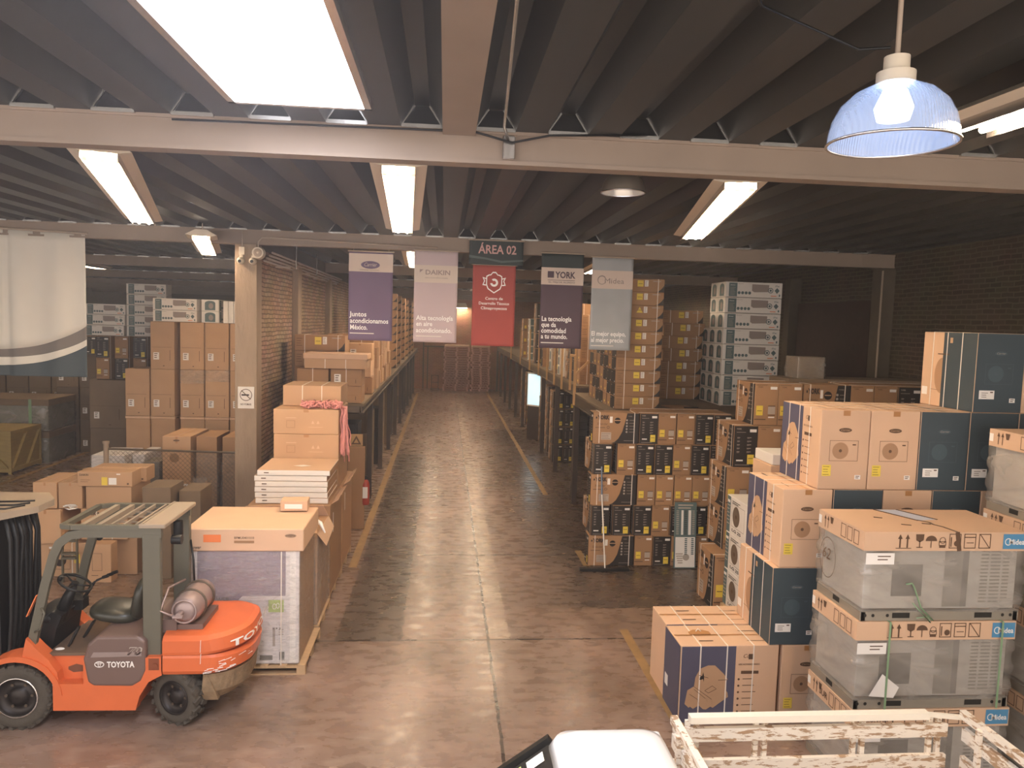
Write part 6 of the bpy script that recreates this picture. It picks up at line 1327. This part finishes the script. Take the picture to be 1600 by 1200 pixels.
for k in range(7):
    mb = MB(); y = 8.02 + .09 * k; mb.tube([(-4.44, y, 2.16), (-4.40 + .015 * (k % 3), y + .01, 1.9), (-4.395 + .01 * (k % 2), y, 1.5), (-4.40, y, 1.1), (-4.43, y + .01, .75), (-4.52, y, .55)], .022, 8); fp(mb, 'hydraulic_hose', M_BLK)
for yy2 in (8.12, 8.5): mb = MB(); mb.cyl((-4.56, yy2, .2), (-4.56, yy2, 1.5), .04, 14, M_BLK); mb.cyl((-4.56, yy2, 1.5), (-4.56, yy2, 2.1), .022, 12, M_CHROME); fp(mb, 'lift_cylinder', None)
for yy2 in (8.26, 8.38): mb = MB(); mb.box(-4.48, -4.46, yy2, yy2 + .04, .5, 2.12); fp(mb, 'lift_chain', M_STEEL)
mb = MB(); mb.box(-4.90, -4.84, 7.85, 8.82, .12, .22); mb.box(-4.90, -4.84, 7.85, 8.82, .50, .60)
for yy2 in (7.86, 8.1, 8.3, 8.54, 8.78): mb.box(-4.90, -4.85, yy2, yy2 + .03, .6, 1.35)
mb.box(-4.90, -4.85, 7.86, 8.81, 1.32, 1.36); fp(mb, 'load_backrest', M_BLK)
for yy2 in (8.05, 8.5): mb = MB(); mb.box(-4.96, -4.91, yy2, yy2 + .12, .04, .62); mb.prism([(-4.92, .04), (-6.0, .04), (-6.0, .05), (-4.92, .085)], yy2, yy2 + .12); fp(mb, 'fork', M_BLK)
mb = MB(); mb.box(-4.54, -4.2, 7.98, 8.68, .30, .66); mb.cyl((-4.4, 7.9, .32), (-4.4, 8.75, .32), .07, 12); fp(mb, 'front_axle', M_BLK)
mb = MB(); mb.cyl((-2.72, 7.98, .27), (-2.72, 8.68, .27), .05, 12); mb.box(-2.84, -2.60, 8.0, 8.66, .3, .56); fp(mb, 'rear_axle', M_BLK)
# wheels
def wheel(cx, cy_, cz, r, wd, rz, side, lugs=22):
    o = empty('wheel', (cx + 3.4, cy_ - 8.3, cz), rz); o.parent = fk; h = wd / 2
    mb = MB(); mb.lathe([(r * .60, -h * .8), (r * .72, -h), (r * .9, -h), (r * .97, -h * .8), (r * .97, h * .8), (r * .9, h), (r * .72, h), (r * .60, h * .8)], axis='Y', n=40)
    for k in range(lugs):
        a = 2 * PI * k / lugs; c, s = math.cos(a), math.sin(a)
        for sd in (-1, 1):
            a2 = a + (PI / lugs if sd > 0 else 0); u = Vector((math.cos(a2), 0, math.sin(a2))); t_ = Vector((-math.sin(a2), 0, math.cos(a2)))
            mb.bar(u * (r * .975) + Vector((0, sd * h * 1.0, 0)) - t_ * .01, u * (r * .985) + Vector((0, sd * h * .10, 0)) + t_ * .025, r * .17, .035, None, u)
    mb.build('tyre', M_TYRE, o)
    s = side; mb = MB(); mb.lathe([(r * .62, s * h * .95), (r * .60, s * h * .7), (r * .55, s * h * .35), (r * .30, s * h * .25), (r * .28, s * h * .5), (r * .16, s * h * .75), (.001, s * h * .78)], axis='Y', n=36); mb.build('rim', M_RIM, o)
    mb = MB(); mb.lathe([(r * .60, s * h * .98), (r * .635, s * h * 1.0), (r * .64, s * h * .9)], axis='Y', n=36); mb.build('rim_edge', M_CHROME if r > .3 else M_RIM, o)
    for k in range(6): a = k * PI / 3; mb = MB(); mb.cyl((r * .38 * math.cos(a), s * h * .3, r * .38 * math.sin(a)), (r * .38 * math.cos(a), s * h * .42, r * .38 * math.sin(a)), .016, 6); mb.build('lug_nut', M_STEEL, o)
wheel(-4.26, 7.90, .335, .335, .20, 0, -1); wheel(-4.26, 8.76, .335, .335, .20, 0, 1)
wheel(-2.70, 7.93, .285, .285, .17, math.radians(-24), -1, 18); wheel(-2.70, 8.73, .285, .285, .17, math.radians(-24), 1, 18)

# ------------------------------------------------------------------ white pickup with stake bed, close below the camera
tk = empty('stake_truck', (1.6, 4.3, 0)); tag(tk, 'white pickup truck with peeling white stake rails at the bottom edge', 'truck')
def tp(mb, name, m=None): o = mb.build(name, m, tk); o.location = (-1.6, -4.3, 0); return o
peel = bpy.data.materials.new('peeling_white_paint'); peel.use_nodes = True; nt = peel.node_tree; pb = nt.nodes['Principled BSDF']; pb.inputs['Roughness'].default_value = .55
tc = nt.nodes.new('ShaderNodeTexCoord'); mp = nt.nodes.new('ShaderNodeMapping'); mp.inputs['Scale'].default_value = (1.2, 1.2, 5); nz = nt.nodes.new('ShaderNodeTexNoise'); nz.inputs['Scale'].default_value = 6; nz.inputs['Detail'].default_value = 8; nz.inputs['Roughness'].default_value = .7
cr_ = nt.nodes.new('ShaderNodeValToRGB'); cr_.color_ramp.elements[0].position = .45; cr_.color_ramp.elements[0].color = lin('#A88868'); cr_.color_ramp.elements[1].position = .48; cr_.color_ramp.elements[1].color = lin('#E6DAC8')
nt.links.new(tc.outputs['Object'], mp.inputs[0]); nt.links.new(mp.outputs[0], nz.inputs[0]); nt.links.new(nz.outputs['Fac'], cr_.inputs[0]); nt.links.new(cr_.outputs[0], pb.inputs['Base Color'])
X0, X1, Y0, Y1 = 1.72, 3.95, 3.55, 5.14
ZT = 1.46
def rail(name, a, b_, z, hh=.12, t=.035):
    mb = MB(); a = Vector(a); b_ = Vector(b_); mb.bar(a + Vector((0, 0, z)), b_ + Vector((0, 0, z)), t, hh); tp(mb, name, peel)
for y in (Y1, Y0):
    mb = MB(); mb.bar((X0 + .12, y, ZT), (X1 - .28, y, ZT), .07, .05); mb.bar((X1 - .28, y, ZT), (X1, y - .0, ZT - .03), .03, .03); tp(mb, 'top_rail', mat('cream_rail', '#EADFCB', .5))
    for z in (ZT - .12, ZT - .36, ZT - .60, ZT - .84): rail('side_board', (X0, y, 0), (X1 - .12, y, 0), z, .10)
    for x in (X0 + .10, X0 + .62, X0 + 1.38, X0 + 1.98):
        for q in (0, .07): mb = MB(); mb.box(x + q, x + q + .035, y + .02, y + .05, .62, ZT - .03); tp(mb, 'stake', peel)
for x in (X0, X1):
    rail('end_rail', (x, Y0, 0), (x, Y1, 0), ZT, .06, .05)
    for z in (ZT - .14, ZT - .36, ZT - .60, ZT - .84): rail('end_board', (x, Y0 + .03, 0), (x, Y1 - .03, 0), z, .10)
    for y in (Y0 + .25, Y0 + .8, Y1 - .25): mb = MB(); mb.box(x - .05, x - .02, y, y + .04, .62, ZT); tp(mb, 'stake', peel)
mb = MB(); mb.box(X0 - .02, X1 + .02, Y0 - .02, Y1 + .03, .56, .62); tp(mb, 'bed_floor', mat('bed_planks', '#8A7058', .8, noise=.2)); mb = MB(); mb.box(-.9, X1, 3.95, 4.05, .42, .54); mb.box(-.9, X1, 4.62, 4.72, .42, .54); tp(mb, 'chassis', M_STEEL)
# cab
def sect(pts, ys): 
    mb = MB(); n = len(pts); vs = []
    for y, s, dx in ys: vs += [(p[0] if i < 99 else 0, y, p[1]) for i, p in enumerate(pts)]
    return mb
CY = 4.34
def roofring(z, x0, x1, hw_, rc):
    out = []
    for (cx, cy_, a0) in ((x1 - rc, CY + hw_ - rc, 0), (x0 + rc, CY + hw_ - rc, 90), (x0 + rc, CY - hw_ + rc, 180), (x1 - rc, CY - hw_ + rc, 270)):
        for t in range(6): a = math.radians(a0 + 18 * t); out.append((cx + rc * math.cos(a), cy_ + rc * math.sin(a), z))
    return out
mb = loft([roofring(1.37, .78, 1.60, .74, .14), roofring(1.44, .82, 1.575, .71, .13), roofring(1.475, .90, 1.53, .64, .12), roofring(1.485, 1.0, 1.46, .55, .1)], M_WPAINT); mb.sm = [True] * (len(mb.sm)); tp(mb, 'cab_roof', None)
mb = MB(); mb.box(-.0, 1.60, CY - .80, CY + .80, .35, .92, b=.05); mb.box(1.50, 1.60, CY - .76, CY + .76, .9, 1.40, b=.02); tp(mb, 'cab_body', M_WPAINT)
mb = MB(); mb.prism([(-1.15, .45), (.25, .45), (.25, .93), (-.2, .90), (-.95, .80), (-1.15, .68)], CY - .76, CY + .76); o = tp(mb, 'bonnet', M_WPAINT); b = o.modifiers.new('b', 'BEVEL'); b.width = .06; b.segments = 3
mb = MB(); mb.add([(.22, CY - .72, .93), (.22, CY + .72, .93), (.80, CY + .66, 1.38), (.80, CY - .66, 1.38)], [(0, 1, 2, 3)]); o = tp(mb, 'windscreen', M_GLASSD); s = o.modifiers.new('s', 'SOLIDIFY'); s.thickness = .006
for sy in (-1, 1):
    mb = MB(); mb.bar((.18, CY + sy * .76, .92), (.80, CY + sy * .69, 1.395), .05, .05); tp(mb, 'windscreen_pillar', M_BLK if sy > 0 else M_WPAINT)
    mb = MB(); mb.add([(.30, CY + sy * .78, .93), (1.48, CY + sy * .78, .93), (1.46, CY + sy * .73, 1.36), (.84, CY + sy * .73, 1.36)], [(0, 1, 2, 3)]); tp(mb, 'side_window', M_GLASSD)
for k in range(3):
    mb = MB(); v0 = .56 - .17 * k
    P = lambda u, v: Vector((.22, CY + .66, .935)).lerp(Vector((.80, CY + .61, 1.385)), u) + Vector((-.004, -v, .006))
    a = .90 - .25 * k; mb.add([P(a, .0), P(a - .19, .0), P(a - .19, .11), P(a, .11)], [(0, 1, 2, 3)]); tp(mb, 'window_sticker', [M_WHL, M_GREENL, M_WHL][k])
for x, in ((-.55,), (3.05,)):
    for y in (3.68, 5.0):
        w_ = empty('wheel', (x - 1.6, y - 4.3, .33)); w_.parent = tk
        mb = MB(); mb.lathe([(.2, -.08), (.24, -.10), (.31, -.10), (.33, -.07), (.33, .07), (.31, .10), (.24, .10), (.2, .08)], axis='Y', n=36); mb.build('tyre', M_TYRE, w_); mb = MB(); mb.cyl((0, -.07, 0), (0, .07, 0), .2, 28); mb.build('rim', M_GALV, w_)
